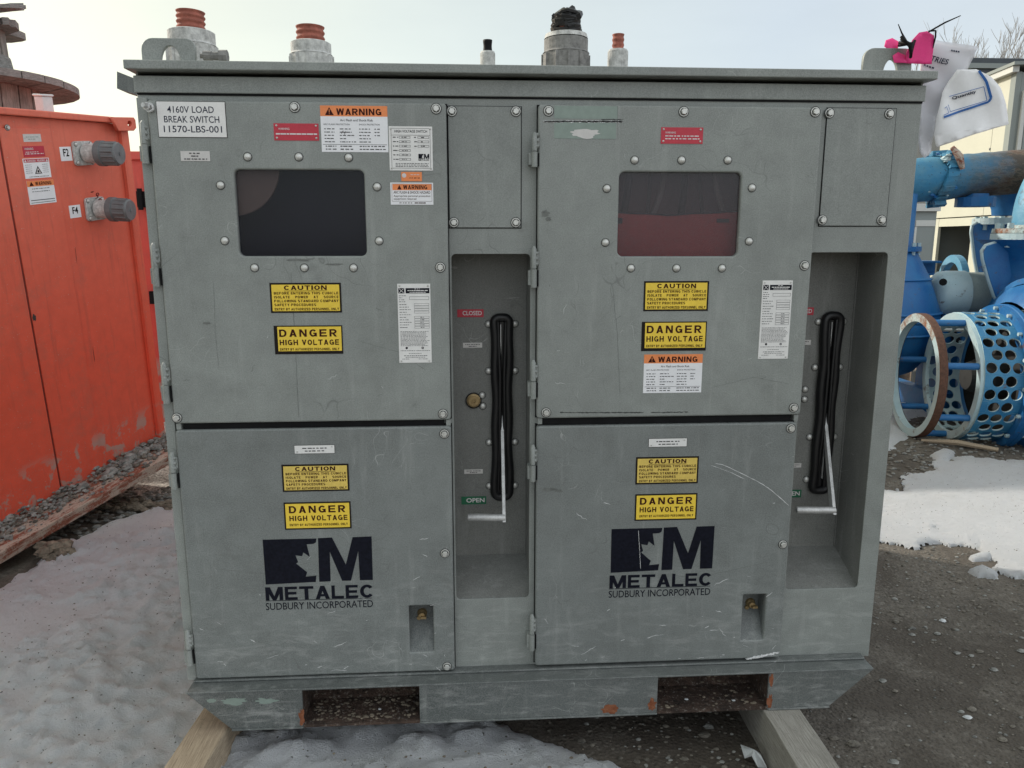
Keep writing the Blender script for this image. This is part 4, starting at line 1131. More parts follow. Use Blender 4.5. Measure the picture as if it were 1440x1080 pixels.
for k in range(6):
    v = .73-k*.10
    frame(b, U_(.23), U_(.49), V_(v), V_(v+.05), .0007, y); dashes(b, U_(.09), U_(.21), V_(v+.025), h*.03, y); dashes(b, U_(.29), U_(.43), V_(v+.025), h*.022, y)
    if k < 3: frame(b, U_(.66), U_(.92), V_(v), V_(v+.05), .0007, y); dashes(b, U_(.58), U_(.64), V_(v+.025), h*.03, y); dashes(b, U_(.74), U_(.82), V_(v+.025), h*.03, y)
for v in (.16, .125, .09): dashes(b, U_(.14), U_(.9), V_(v), h*.02, y)
lettering(s, b, 'sgrey')
b = MB()
b.box(U_(.67), U_(.79), y-.0003, y-.0001, V_(.27), V_(.38)); b.add([(U_(.75), y-.0004, V_(.28)), (U_(.79), y-.0004, V_(.28)), (U_(.79), y-.0004, V_(.37)), (U_(.755), y-.0004, V_(.33))], [(0, 1, 2, 3)], 1)
add_bold(b, 'M', U_(.80), U_(.92), V_(.27), V_(.38), y-.0002); add_bold(b, 'METALEC', U_(.67), U_(.92), V_(.225), V_(.26), y-.0002)
obj('emblem', b, ['logo', 'splate'], s)
# orange remnant and small arc flash sticker
r = (-0.3325, 1.3896, 0.0518, 0.0226); s = sign('orange_sticker', r, ['sorange'], label='scuffed orange sticker')
b = MB(); x, z, w, h = r; b.lathe([(.0001, 0), (.0055, 0)], o=(x-w*.36, YD-.0014, z+h*.12), axis=(0, -1, 0), n=14); dashes(b, x-w*.05, x+w*.4, z+h*.2, h*.1, YD-.0014); dashes(b, x-w*.1, x+w*.4, z-h*.15, h*.12, YD-.0014, 1); lettering(s, b, ['swhite', 'maroon'])
r = (-0.3326, 1.3476, 0.1076, 0.0543); x, z, w, h = r
s = sign('arc_flash_sticker', r, ['sticker'], label='small white sticker with an orange band reading WARNING')
b = MB(); y = YD-.0014; U_ = lambda a: x-w/2+a*w; V_ = lambda a: z-h/2+a*h
b.box(U_(.05), U_(.96), y-.0001, y+.0001, V_(.66), V_(.93), 1)
add_bold(b, 'WARNING', U_(.30), U_(.86), V_(.70), V_(.89), y-.0003); b.add([(U_(.16), y-.0003, V_(.69)), (U_(.26), y-.0003, V_(.69)), (U_(.21), y-.0003, V_(.90))], [(0, 1, 2)])
add_text(b, 'ARC FLASH & SHOCK HAZARD', U_(.07), U_(.93), V_(.50), V_(.62), y, .01)
add_text(b, 'Appropriate personal protection', U_(.07), U_(.93), V_(.33), V_(.44), y, .008); add_text(b, 'equipment required', U_(.07), U_(.60), V_(.20), V_(.31), y, .008)
frame(b, U_(.03), U_(.97), V_(.15), V_(.95), .0006, y); dashes(b, U_(.2), U_(.5), V_(.08), h*.05, y); dashes(b, U_(.56), U_(.82), V_(.08), h*.07, y, dens=3)
lettering(s, b, ['maroon', 'sorange'])
# tall nameplates
for r in ((-0.3337, 1.0175, 0.0851, 0.2072), (0.6324, 1.0205, 0.0825, 0.2113)):
    x, z, w, h = r; y = YD-.0015
    s = sign('test_plate', r, ['splate' if 0 else 'white'], rivets=((.07, .025), (.93, .025), (.07, .975), (.93, .975)), label='tall narrow white nameplate full of fine print')
    b = MB(); U_ = lambda a: x-w/2+a*w; V_ = lambda a: z-h/2+a*h
    b.box(U_(.03), U_(.21), y-.0001, y, V_(.88), V_(.945)); b.box(U_(.25), U_(.97), y-.0001, y, V_(.88), V_(.945))
    for q0, q1 in (((.05, .885), (.19, .94)), ((.05, .94), (.19, .885))):
        b.add([(U_(q0[0]), y-.0003, V_(q0[1])-.0008), (U_(q1[0]), y-.0003, V_(q1[1])-.0008), (U_(q1[0]), y-.0003, V_(q1[1])+.0008), (U_(q0[0]), y-.0003, V_(q0[1])+.0008)], [(0, 1, 2, 3)], 1)
    dashes(b, U_(.52), U_(.68), V_(.935), h*.012, y-.0002, 1); dashes(b, U_(.31), U_(.92), V_(.915), h*.017, y-.0002, 1, 2); dashes(b, U_(.37), U_(.86), V_(.893), h*.012, y-.0002, 1, 2)
    frame(b, U_(.36), U_(.95), V_(.80), V_(.84), .0006, y, 2)
    for v in (.85, .825, .80, .775): dashes(b, U_(.04), U_(.04+random.uniform(.1, .22)), V_(v), h*.010, y, 2)
    for v in [.74-.032*k for k in range(10)]:
        dashes(b, U_(.05), U_(random.uniform(.25, .42)), V_(v), h*.010, y, 2)
        if abs(v-.612) > .02: frame(b, U_(.50), U_(.95), V_(v-.014), V_(v+.014), .0005, y, 2)
        if v < .6: dashes(b, U_(.68), U_(.80), V_(v), h*.010, y, 0)
    for k in range(12): dashes(b, U_(.06), U_(random.uniform(.8, .95)), V_(.40-.0165*k), h*.008, y, 2)
    b.lathe([(.0001, 0), (.0032, 0)], o=(U_(.24), y, V_(.19)), axis=(0, -1, 0), n=10); b.lathe([(.0012, 0), (.0032, 0)], o=(U_(.73), y, V_(.19)), axis=(0, -1, 0), n=10)
    dashes(b, U_(.05), U_(.96), V_(.155), h*.008, y, 2); dashes(b, U_(.3), U_(.7), V_(.12), h*.008, y, 2); dashes(b, U_(.15), U_(.88), V_(.09), h*.010, y, 0); dashes(b, U_(.2), U_(.8), V_(.07), h*.008, y, 2); dashes(b, U_(.1), U_(.34), V_(.048), h*.008, y, 2); dashes(b, U_(.6), U_(.88), V_(.048), h*.008, y, 2)
    lettering(s, b, ['logo', 'white', 'sgrey'])
# signs inside the pockets
YP = .1597
def pocket_sign(nm, r, m, word, off, col, lab):
    s = sign(nm, r, [m], y=YP, label=lab); x, z, w, h = r
    b = MB(); add_text(b, word, x-w*.30, x+w*.43, z-h*.26, z+h*.30, YP-.0015, off); lettering(s, b, col)
pocket_sign('closed_sign', (-0.1861, 1.0255, 0.0754, 0.0225), 'sred', 'CLOSED', .02, 'swhite', 'red sign reading CLOSED')
pocket_sign('open_sign', (-0.1818, 0.4623, 0.0748, 0.0247), 'sgreen', 'OPEN', .02, 'swhite', 'green sign reading OPEN')
xo = .880+.0965
for (x, z, w, h), m, tx, nm, lb in (((-0.1861, 1.0255, 0.0754, 0.0225), 'sred', 'CLOSED', 'closed_sign', 'red sign reading CLOSED, half hidden'), ((-0.1818, 0.4623, 0.0748, 0.0247), 'sgreen', 'OPEN', 'open_sign', 'green sign reading OPEN, half hidden')) if False else ((((-0.1861, 1.0255, 0.0754, 0.0225)), 'sred', 'CLOSED', 'closed_sign', 'red sign reading CLOSED, half hidden'), (((-0.1818, 0.4623, 0.0748, 0.0247)), 'sgreen', 'OPEN', 'open_sign', 'green sign reading OPEN, half hidden')):
    pocket_sign(nm, (x+xo-.003, z, w, h), m, tx, .02, 'swhite', lb)
for r in ((-0.181, 0.9329, 0.0555, 0.0145), (-0.1819, 0.5526, 0.0552, 0.0133)):
    for dx in (0, xo):
        rr = (r[0]+dx, r[1], r[2], r[3])
        dash_plate('pocket_plate', rr, ['splate'], ((.66, .12, .88, .2), (.3, .3, .7, .2)), 'sgrey', y=YP, label='tiny pale plate with fine print')

# painted emblem on each lower door
LP = [(-0.7604, 0.4285), (-0.6156, 0.4286), (-0.6178, 0.417), (-0.6251, 0.4131), (-0.6428, 0.4123), (-0.6362, 0.3754), (-0.6532, 0.389), (-0.6567, 0.3782), (-0.6745, 0.381), (-0.6684, 0.3609), (-0.6742, 0.3571), (-0.6456, 0.3306), (-0.6498, 0.3175), (-0.621, 0.3198), (-0.6234, 0.3011), (-0.7598, 0.2975)]
MP = [(-0.6112, 0.4293), (-0.5736, 0.4303), (-0.5389, 0.3502), (-0.5176, 0.4299), (-0.4659, 0.4306), (-0.4665, 0.3024), (-0.5022, 0.3027), (-0.5037, 0.3889), (-0.5267, 0.3023), (-0.5511, 0.3025), (-0.5813, 0.389), (-0.5827, 0.3017), (-0.6139, 0.3012)]
lr = (-0.6133, 0.2695, 0.2981, 0.0393); sr = (-0.6162, 0.2317, 0.2952, 0.0214); ur = (-0.6163, 0.2484, 0.2928, 0.0026)
ox, oz = (-0.7637, 0.3002); qx, qz = (0.1981, 0.3071)
for dx, dz in ((0, 0), (qx-ox, qz-oz)):
    b = MB(); y = YD-.0005
    # the block is split where the leaf bites in
    b.prism([(p[0]+dx, p[1]+dz) for p in LP], y-.0002, y); b.prism([(p[0]+dx, p[1]+dz) for p in MP], y-.0002, y)
    for rr, tx, off in ((lr, 'METALEC', .03), (sr, 'SUDBURY INCORPORATED', .004)):
        if tx == 'METALEC': add_bold(b, tx, rr[0]-rr[2]/2+dx, rr[0]+rr[2]/2+dx, rr[1]-rr[3]/2+dz, rr[1]+rr[3]/2+dz, y-.0002, .13)
        else: add_text(b, tx, rr[0]-rr[2]/2+dx, rr[0]+rr[2]/2+dx, rr[1]-rr[3]/2+dz, rr[1]+rr[3]/2+dz, y-.0002, off)
    b.box(ur[0]-ur[2]/2+dx, ur[0]+ur[2]/2+dx, y-.0002, y, ur[1]-.0008+dz, ur[1]+.0008+dz)
    o = obj('emblem', b, 'logo', CAB); o['label'] = 'black painted maple leaf and M emblem with METALEC under it'

# old paint patches, scratches, gouges
def strip(path, w, y, nm, mat, parent):
    b = MB(); n = len(path); vs = []
    for i, p in enumerate(path):
        a = path[max(i-1, 0)]; c = path[min(i+1, n-1)]; d = Vector((c[0]-a[0], c[1]-a[1])).normalized()
        ww = w*(.35+.65*random.random())*(.3 if i in (0, n-1) else 1)
        vs += [(p[0]-d.y*ww, y, p[1]+d.x*ww), (p[0]+d.y*ww, y, p[1]-d.x*ww)]
    b.add(vs, [(2*i, 2*i+1, 2*i+3, 2*i+2) for i in range(n-1)]); return obj(nm, b, mat, parent)
def wob(p, q, n, amp):
    return [(p[0]+(q[0]-p[0])*k/n+random.uniform(-amp, amp), p[1]+(q[1]-p[1])*k/n+random.uniform(-amp, amp)) for k in range(n+1)]
YS = YD-.0004
for r in ((0.1085, 1.5483, 0.1609, 0.0308), (0.1074, 1.5045, 0.1579, 0.0396)): 
    b = MB(); b.box(r[0]-r[2]/2, r[0]+r[2]/2, YS-.0001, YS+.0002, r[1]-r[3]/2, r[1]+r[3]/2); obj('old_paint_patch', b, 'oldgreen', dUR)
r = (0.1065, 1.4976, 0.0726, 0.0224); b = MB(); P = blotch(r[0], r[1], r[2]*.52, r[3]*.46, YS-.0003, 3.3, 30); b.add(P, [tuple(range(len(P)))[::-1]]); obj('label_remnant', b, 'splate', dUR)
a_, c_ = (0.0012, 1.5252), (0.204, 1.5268)
for k in range(5): strip(wob(a_, c_, 46, .0018), .0016, YS-.0005, 'paint_gouge', 'scratch', dUR)
strip(wob((0.1475, 1.5315), (0.2039, 1.532), 16, .001), .0012, YS-.0006, 'dark_gouge', 'darkmark', dUR)
strip([(0.1885, 1.5644), (0.1914, 1.4853)], .0009, YS-.0006, 'dark_gouge', 'darkmark', dUR); strip([(0.0286, 1.4842), (0.1869, 1.4835)], .0005, YS-.0006, 'dark_gouge', 'darkmark', dUR)
# light diagonal scratch on the lower right door
sc_ = [(0.4885, 0.6221), (0.5089, 0.6176), (0.5379, 0.6046), (0.5839, 0.5809), (0.6218, 0.5614), (0.656, 0.5376), (0.6865, 0.5117), (0.7085, 0.4921)]
def dens_(P, m=5):
    o = []
    for i in range(len(P)-1):
        for k in range(m): o.append((P[i][0]+(P[i+1][0]-P[i][0])*k/m+random.uniform(-.0006, .0006), P[i][1]+(P[i+1][1]-P[i][1])*k/m+random.uniform(-.0006, .0006)))
    return o+[P[-1]]
strip(dens_(sc_), .0008, YS, 'scratch', 'scratch', dLR); strip(dens_([(0.4767, 0.6162), (0.5282, 0.5966), (0.5741, 0.5749)]), .0006, YS, 'scratch', 'scratch', dLR)
strip(dens_([(0.6089, 0.5387), (0.6657, 0.5164)]) if False else dens_([(0.2892, 0.525), (0.2894, 0.5167)]), .0006, YS, 'scratch', 'scratch', dLR)
strip(wob((0.278, 0.4309), (0.2878, 0.3131), 26, .0007), .0006, YS-.0006, 'scratch', 'scratch', dLR)
# dark scrape along the bottom of the upper right door
strip(wob((0.0509, 0.773), (0.2813, 0.7694), 60, .0006), .0019, YS, 'dark_scrape', 'darkmark', dUR); strip(wob((0.301, 0.7691), (0.4056, 0.7695), 30, .0008), .0019, YS, 'dark_scrape', 'darkmark', dUR)
for d, P_, w_ in ((dUL, [(-0.6453, 1.1515), (-0.6448, 1.0293), (-0.6445, 0.8985), (-0.646, 0.7683)], .0009), (dUL, [(-0.8409, 1.1307), (-0.8456, 0.994), (-0.8433, 0.9009)], .0005), (dUL, [(-0.4793, 0.9721), (-0.3785, 0.9429), (-0.3088, 0.8946)], .0006), (dUR, [(0.1866, 1.1169), (0.2033, 0.9848), (0.2155, 0.81)], .0006), (dUR, [(0.4658, 0.8362), (0.5831, 0.8643), (0.684, 0.8433)], .0005), (dLL, [(-0.8985, 0.3482), (-0.67, 0.3162), (-0.4745, 0.3357)], .0006), (dLR, [(0.204, 0.3156), (0.4517, 0.2821), (0.6574, 0.3239)], .0006)):
    strip(dens_(P_, 14), w_, YS, 'crease', 'darkpaint', d)
for d, x, z, rx, rz, k_ in ((dUL, -0.8223, 0.5707, .0, .0, 1), (dUR, 0.0083, 1.2996, .012, .008, 2), (dUR, 0.0158, 1.2853, .007, .005, 3), (dLR, 0.0236, 0.5559, .018, .005, 4), (dLR, 0.0513, 0.5511, .010, .004, 5), (dUL, -0.865, 1.0218, .009, .003, 6), (dUL, -0.6239, 1.182, .03, .003, 7), (dUL, -0.5348, 1.171, .022, .0025, 8)):
    if rx:
        b = MB(); P = blotch(x, z, rx, rz, YS-.0004, k_*5.1, 22); b.add(P, [tuple(range(len(P)))[::-1]]); obj('smudge', b, 'darkpaint', d)
# small random nicks
for k in range(70):
    left = random.random() < .5
    d, x0, x1 = (dLL, -.95, -.27) if left else (dLR, .0, .70)
    z = .03+random.random()**2.2*.5; x = random.uniform(x0, x1); a = random.uniform(-1.2, 1.2); l = random.uniform(.002, .028)*(1 if random.random() < .8 else 2)
    strip(wob((x, z), (min(x1, x+l*cos(a)), z+l*sin(a)*.6), 5, l*.05), random.uniform(.0003, .0011), YS, 'nick', 'scratch', d)
for k in range(16):
    d, x0, x1 = (dUL, -.95, -.27) if k % 2 else (dUR, .0, .70)
    x = random.uniform(x0, x1-.05); z = random.uniform(.77, 1.15); l = random.uniform(.01, .05); a = random.uniform(-1.3, 1.3)
    strip(wob((x, z), (x+l*cos(a)*.6, z+l*sin(a)*.6), 6, l*.05), .0004, YS, 'nick', random.choice(('darkmark', 'scratch')), d)
# scraped ridge at the bottom right corner of the lower right door
for k in range(6): strip(wob((0.6126, 0.0218), (0.7079, 0.0388), 16, .004), .0014, YS-.0003*k, 'paint_gouge', 'scratch', dLR)

# ------------------------------------------------------------------ timbers under the skid
def timber(pts, z0, z1, mat, label, base):
    b = MB(); n = 24; a, c = pts     # a: (left,right) at front, c: at back
    vs = []
    for k in range(n+1):
        t = k/n
        for (p, q) in ((a[0], c[0]), (a[1], c[1])):
            x = p[0]+(q[0]-p[0])*t+random.uniform(-.001, .001); y = p[1]+(q[1]-p[1])*t
            vs += [(x, y, z0), (x, y, z1-random.uniform(0, .0015))]
    fs = []
    for k in range(n):
        i = k*4; j = i+4
        fs += [(i+1, i+3, j+3, j+1), (i, i+1, j+1, j), (i+3, i+2, j+2, j+3)]
    fs += [(0, 2, 3, 1), (n*4, n*4+1, n*4+3, n*4+2)]
    b.add(vs, fs)
    o = obj('timber', b, mat, None, bevel=.003); return tag(o, label, 'timber', 'timbers under the skid')
timber((((-1.03, -.62), (-.925, -.62)), ((-.84, 1.9), (-.735, 1.9))), -.256, -.1165, 'timberL', 'pale yellow timber under the left end of the skid, lying in snow', None)
timber((((.642, -.62), (.752, -.62)), ((.70, 1.9), (.81, 1.9))), -.256, -.1165, 'timberR', 'grey weathered timber under the right end of the skid, lying on gravel', None)
# plastic scrap on the gravel by the right timber
sx, sy = 0.6081, -0.1153
b = MB(); P = [(-.016, .05), (-.010, .015), (.012, .02), (.030, .006), (.024, -.022), (.034, -.05), (.0, -.06), (-.006, -.02), (-.02, .0)]
vs = [(sx+p[0]*.9, sy+p[1]*.9, -.228+.012*math.sin(k*2.1)) for k, p in enumerate(P)]; c = (sx+.006, sy-.006, -.208)
b.add(vs+[c], [(k, (k+1) % 9, 9) for k in range(9)])
vs2 = [(v[0], v[1], v[2]-.002) for v in vs]; b.add(vs2+[(c[0], c[1], c[2]-.002)], [((k+1) % 9, k, 9) for k in range(9)])
tag(obj('plastic_scrap', b, 'ice'), 'crumpled pale plastic scrap on gravel left of the grey timber', 'litter')
for x, y, r, l in ((1.5817, 0.4707, .0, 'a'),): pass
# paler stones and a twig that can be told apart on the right
def single_stone(x, y, r, label, mat='stone', flat=.55):
    b = MB(); stone_mb(b, 0, 0, 0, r, 0, flat); o = obj('stone', b, mat); o.location = (x, y, ground_h(x, y)+r*.05); return tag(o, label, 'stone', 'paler stones on the dark ground')
for (x, y), r, lb in (((1.5751, 0.4067), .013, 'flat pale stone near the middle of the dark gravel'), ((1.6332, 0.2913), .014, 'rounded pale stone right of the middle of the gravel'), ((1.4946, 0.5544), .012, 'stone just right of the skid corner in the gravel'), ((1.3684, 0.0424), .013, 'pale chip low on the gravel near the picture edge'), ((1.0175, -0.1476), .015, 'pale grey pebble at the bottom beside the weathered timber'), ((1.208, 0.249), .013, 'pale stone below the right corner of the skid'), ((1.6729, 0.6424), .014, 'white tipped stone standing in the gravel below the snow edge')):
    single_stone(x, y, r, lb, 'ice' if 'pale chip' in lb or 'white' in lb else 'stonegrey')
tw = MB(); (tx, ty) = (3.3478, 3.0868); tw.tube([(tx-.18, ty+.14, -.235), (tx, ty, -.215), (tx+.2, ty-.16, -.23)], [.012, .02, .016], 6, smooth=False)
tag(obj('stick', tw, 'timberL'), 'short broken stick on the dirt in front of the perforated strainer', 'stick')

# ------------------------------------------------------------------ orange transformer at the left
OM = Matrix(((0.33595, -0.94140, 0.02989, -2.2949), (0.93249, 0.32797, -0.15134, 1.30254), (0.13267, 0.07871, 0.98803, -0.2), (0, 0, 0, 1)))
ORG = thing('transformer_enclosure', 'orange steel transformer enclosure leaning left of the grey cabinet, gravel on its ledge', 'transformer', world_geometry=False, mat=OM)
FO = .21
b = MB(); b.prism([(-.6, .02), (1.32, .02), (1.32, 1.8615), (-.6, 1.964)], FO+.004, 1.25); obj('body', b, 'orange', ORG)
b = MB(); b.prism([(-.6, 1.965), (1.36, 1.862), (1.36, 1.892), (-.6, 1.998)], FO-.035, 1.28); obj('roof_rim', b, 'orange', ORG, bevel=.006)
b = MB(); b.box(.562, .835, FO-.004, FO+.003, .052, 1.845); obj('bolted_panel', b, 'orange', ORG, bevel=.0015)
b = MB(); b.box(-.6, .545, FO-.012, FO+.003, .055, 1.84); obj('door', b, 'orange', ORG, bevel=.004)
b = MB(); b.box(.546, .561, FO+.000, FO+.0035, .052, 1.84); obj('door_gap', b, 'darkred', ORG)
b = MB(); b.box(1.265, 1.275, FO-.02, FO+.003, .05, 1.86); b.box(1.275, 1.315, FO-.02, FO-.014, .05, 1.86); obj('corner_angle', b, 'orange', ORG, bevel=.002)
b = MB(); b.box(-.6, 1.37, 0, 1.25, .0, .055); obj('base_ledge', b, 'ledge', ORG, bevel=.004)
b = MB(); b.box(-.6, .6, FO+.05, 1.2, -.07, -.001); obj('base_frame', b, 'darkred', ORG)
# lifting eye on the corner
lx, lz = 1.289, 1.8678
lx -= .035
c = MB(); out = [(lx-.05, lz-.035), (lx-.08, lz+.032), (lx+.07, lz+.032), (lx+.08, lz+.02), (lx+.08, lz-.02), (lx+.06, lz-.035)]
hole = [(lx+.035+.015*cos(a), lz+.0+.015*sin(a)) for a in [2*pi*k/14 for k in range(14)]]
obj('lifting_eye', plate_mesh('lifting_eye', out, [hole], FO-.06, .022, .003), 'orange', ORG)
for px_, pz_ in ((0.6053, 1.8482),): bolt(HEX, px_, FO-.004, pz_, ORG)
for (px_, pz_), l in (((0.5725, 0.9831), .02), ): 
    b = MB(); P = blotch(px_, pz_, .012, .016, FO-.0046, 2.2, 14); b.add(P, [tuple(range(14))[::-1]]); obj('chip', b, 'darkmark', ORG)
for a, c2 in (((0.8804, 1.2758), (0.8775, 1.1897)), ((0.8968, 0.7471), (0.8952, 0.6604))): strip(wob(a, c2, 5, .0005), .0022, FO+.0033, 'seam_crack', 'darkred', ORG)
b = MB()
vx, vz = 0.849, 1.943
b.box(vx+.0, vx+.060, FO+.03, FO+.08, 1.90, 1.985); b.box(vx-.005, vx+.065, FO+.025, FO+.085, 1.9855, 1.996); obj('vent_cap', b, 'pvc', ORG, bevel=.005)
YD_ = YD
def osign(nm, r, mats, border=0, label=None, rivets=()): return sign(nm, r, mats, y=FO-.0042, border=border, parent=ORG, label=label, rivets=rivets)
yo = FO-.0060
r = (0.725, 1.8026, 0.0961, 0.0344); s = osign('small_plate', r, ['splate'], rivets=((.1, .5), (.9, .5))); b = MB(); x, z, w, h = r; dashes(b, x-w*.36, x+w*.36, z+h*.12, h*.14, yo); dashes(b, x-w*.25, x+w*.2, z-h*.16, h*.14, yo); lettering(s, b, 'oldgreen')
r = (0.7228, 1.7428, 0.1158, 0.0472); s = osign('red_warning_plate', r, ['sred']); b = MB(); x, z, w, h = r; add_text(b, 'WARNING', x-w*.44, x-w*.02, z+h*.15, z+h*.36, yo, .01); dashes(b, x-w*.4, x+w*.2, z-h*.05, h*.1, yo); dashes(b, x-w*.44, x+w*.44, z-h*.22, h*.12, yo); lettering(s, b, 'swhite')
r = (0.7257, 1.6676, 0.144, 0.0892); x, z, w, h = r; s = osign('danger_sticker', r, ['sticker'], label='white sticker with a red head and a black triangle')
b = MB(); U_ = lambda a: x-w/2+a*w; V_ = lambda a: z-h/2+a*h
b.box(U_(.03), U_(.97), yo-.0001, yo, V_(.80), V_(.97), 1)
add_text(b, 'DANGER  PELIGRO', U_(.16), U_(.84), V_(.83), V_(.93), yo-.0003, .02, 2)
for q in (.04, .86): b.add([(U_(q), yo-.0003, V_(.82)), (U_(q+.10), yo-.0003, V_(.82)), (U_(q+.05), yo-.0003, V_(.95))], [(0, 1, 2)], 2)
T = [(.38, .22), (.66, .22), (.52, .62)]; b.add([(U_(a), yo-.0001, V_(c)) for a, c in T], [(0, 1, 2)], 0); b.add([(U_(a), yo-.0003, V_(c)) for a, c in ((.43, .26), (.61, .26), (.52, .52))], [(0, 1, 2)], 2)
b.lathe([(.0001, 0), (.006, 0)], o=(U_(.52), yo-.0005, V_(.34)), axis=(0, -1, 0), n=8)
for v in (.68, .58, .48, .38, .28): dashes(b, U_(.06), U_(.30), V_(v), h*.03, yo, 3); dashes(b, U_(.70), U_(.93), V_(v), h*.03, yo, 3)
dashes(b, U_(.15), U_(.9), V_(.08), h*.04, yo, 0)
lettering(s, b, ['sblack', 'sred', 'swhite', 'sgrey'])
r = (0.7297, 1.5584, 0.1498, 0.1068); x, z, w, h = r; s = osign('warning_sticker', r, ['sticker'], label='white sticker with an orange head reading WARNING')
b = MB(); b.box(U_(.0), U_(1), yo-.0001, yo, V_(.76), V_(1.0), 1); add_bold(b, 'WARNING', U_(.30), U_(.90), V_(.80), V_(.95), yo-.0003); b.add([(U_(.08), yo-.0003, V_(.79)), (U_(.24), yo-.0003, V_(.79)), (U_(.16), yo-.0003, V_(.97))], [(0, 1, 2)], 0)
for v in (.66, .54): dashes(b, U_(.15), U_(.8), V_(v), h*.04, yo, 2)
b.box(U_(.05), U_(.95), yo-.0001, yo, V_(.16), V_(.19), 2); b.box(U_(.05), U_(.95), yo-.0001, yo, V_(.06), V_(.08), 2)
lettering(s, b, ['maroon', 'sorange', 'sgrey'])
for r, tx in (((0.9104, 1.7255, 0.068, 0.0662), 'F2'), ((0.9138, 1.4487, 0.0698, 0.0618), 'F4')):
    x, z, w, h = r
    s = sign('circuit_label', r, ['sticker'], y=FO+.0035, parent=ORG, label='white label reading '+tx)
    b = MB(); add_text(b, tx, x-w*.24, x+w*.26, z-h*.18, z+h*.36, FO+.0018, .02); lettering(s, b, 'sblack')
# plug connectors
def connector(px_, pz_, tiltz):
    b = MB()
    P = rrect(px_-.062, px_+.062, pz_-.058, pz_+.058, .016, 4); n = len(P)
    me = plate_mesh('connector_base', P, [], FO-.010, .013, .002); base = obj('connector_base', me, 'gland', ORG)
    for sx in (-1, 1):
        for sz in (-1, 1): bolt(DOME, px_+sx*.047, FO-.0235+.013, pz_+sz*.044, base, 'dome_bolt')
    ax = Vector((.22, -1, tiltz)).normalized(); o = Vector((px_+.01, FO-.01, pz_))
    b = MB(); b.lathe([(.046, 0), (.046, .05), (.052, .055), (.052, .075)], o=o, axis=ax, n=24); obj('connector_barrel', b, 'gland', ORG)
    b = MB(); b.lathe([(.058, .066), (.062, .070), (.062, .098), (.056, .10), (.054, .168), (.050, .176), (.0001, .176)], o=o, axis=ax, n=32, smooth=False)
    t = Vector((0, 0, 1)); e1 = (t-ax*t.dot(ax)).normalized(); e2 = ax.cross(e1)
    for k in range(14):
        a = 2*pi*k/14; q = o+(e1*cos(a)+e2*sin(a))*.054
        b.tube([q+ax*.105, q+ax*.165], .0055, 6)
    b.lathe([(.010, .176), (.010, .180), (.0001, .180)], o=o, axis=ax, n=12)
    obj('connector_cap', b, 'cap', ORG)
connector(*(1.011, 1.7256), .03); connector(*(1.0376, 1.4505), .0)
lx, lz = 1.0362, 1.5187
b = MB()
for k in range(9):
    t = k/8; b.lathe([(.006, -.002), (.009, 0), (.006, .002), (.003, 0)], o=(lx-.03+.09*t+.01*sin(k), FO-.03-.012*sin(k*1.7), lz+.02-.07*t-.03*t*(1-t)), axis=(sin(k*2), .4, cos(k*2)), n=8, closed=True)
obj('chain', b, 'darkred', ORG)
# gravel on the ledge
gb = MB()
for k in range(900):
    x = random.uniform(-.1, 1.35); y = .012+.195*random.random()**.6
    big = x > .75
    r = random.uniform(.006, .014)*(1.5 if (big and random.random() < .35) else 1)
    if random.random() < .03: r *= 1.5
    if not big and y < .08 and random.random() < .6: continue
    if .62 < x < .8 and random.random() < .6: continue
    hh = .055+(.030*max(0, (y-.05)/.15)*random.random())
    stone_mb(gb, x, y, hh+r*.2, r, random.choice((0, 1, 1)), .65)
for x, y, r in ((.62, .13, .036), (.80, .12, .042), (.92, .13, .04), (.98, .15, .045), (1.06, .14, .034), (.88, .09, .03), (.74, .11, .025)):
    stone_mb(gb, x, y, .055+r*.25, r, 1, .8)
go = obj('ledge_gravel', gb, ['stone', 'stonegrey'], None); go.matrix_world = OM
tag(go, 'grey gravel and chunks piled along the ledge of the orange enclosure', 'gravel', kind='stuff')
# dirty lump below the ledge
lx, ly = -2.1182, 1.4414
b = MB(); 
for k in range(26): stone_mb(b, lx+random.gauss(0, .035), ly+random.gauss(0, .025), -.235+random.random()*.06, random.uniform(.02, .04), 0, .9)
tag(obj('ice_lump', b, 'dirtclump'), 'brown dirt crusted lump of ice below the orange ledge', 'ice lump')
lx, ly = -1.998, 2.1386
b = MB()
for k in range(70): stone_mb(b, lx+random.gauss(0, .16), ly+random.gauss(0, .035), -.25+random.random()*.03, random.uniform(.012, .03), 0, .8)
tag(obj('dirt_ridge', b, 'dirtclump'), 'dark ridge of frozen dirt behind the snow between the two enclosures', 'dirt', kind='stuff')

# red container behind
x0, yy, zt = -2.7536, 4.2, 1.8789
RC = thing('shipping_container', 'bright red steel container glimpsed in the gap behind the orange enclosure', 'container', (x0+.6, 4.2, -.25))
z1 = zt; xr = 1.0
b = MB(); b.box(x0, xr, 4.2, 6.4, -.25, z1); obj('wall', b, 'redbox', RC)
b = MB(); b.box(x0-.02, xr+.02, 4.17, 6.43, z1-.05, z1+.012); obj('top_rail', b, 'redbox', RC, bevel=.006)
px0 = x0+.10
_, _, za = -2.7172, 4.2, 1.2248
_, _, zb_ = -2.7341, 4.2, 1.0375
_, _, zc = -2.6628, 4.2, 1.8268
for zz0, zz1 in ((za+.008, zc), (zb_+.008, za-.008), (-.15, zb_-.008)):
    b = MB(); b.box(px0, px0+.62, 4.178, 4.199, zz0, zz1); obj('door_leaf', b, 'redbox', RC, bevel=.004)
    b = MB(); b.box(px0+.64, px0+1.3, 4.178, 4.199, zz0, zz1); obj('door_leaf', b, 'redbox', RC, bevel=.004)
lx, _, lz = -2.6746, 4.15, 1.5316
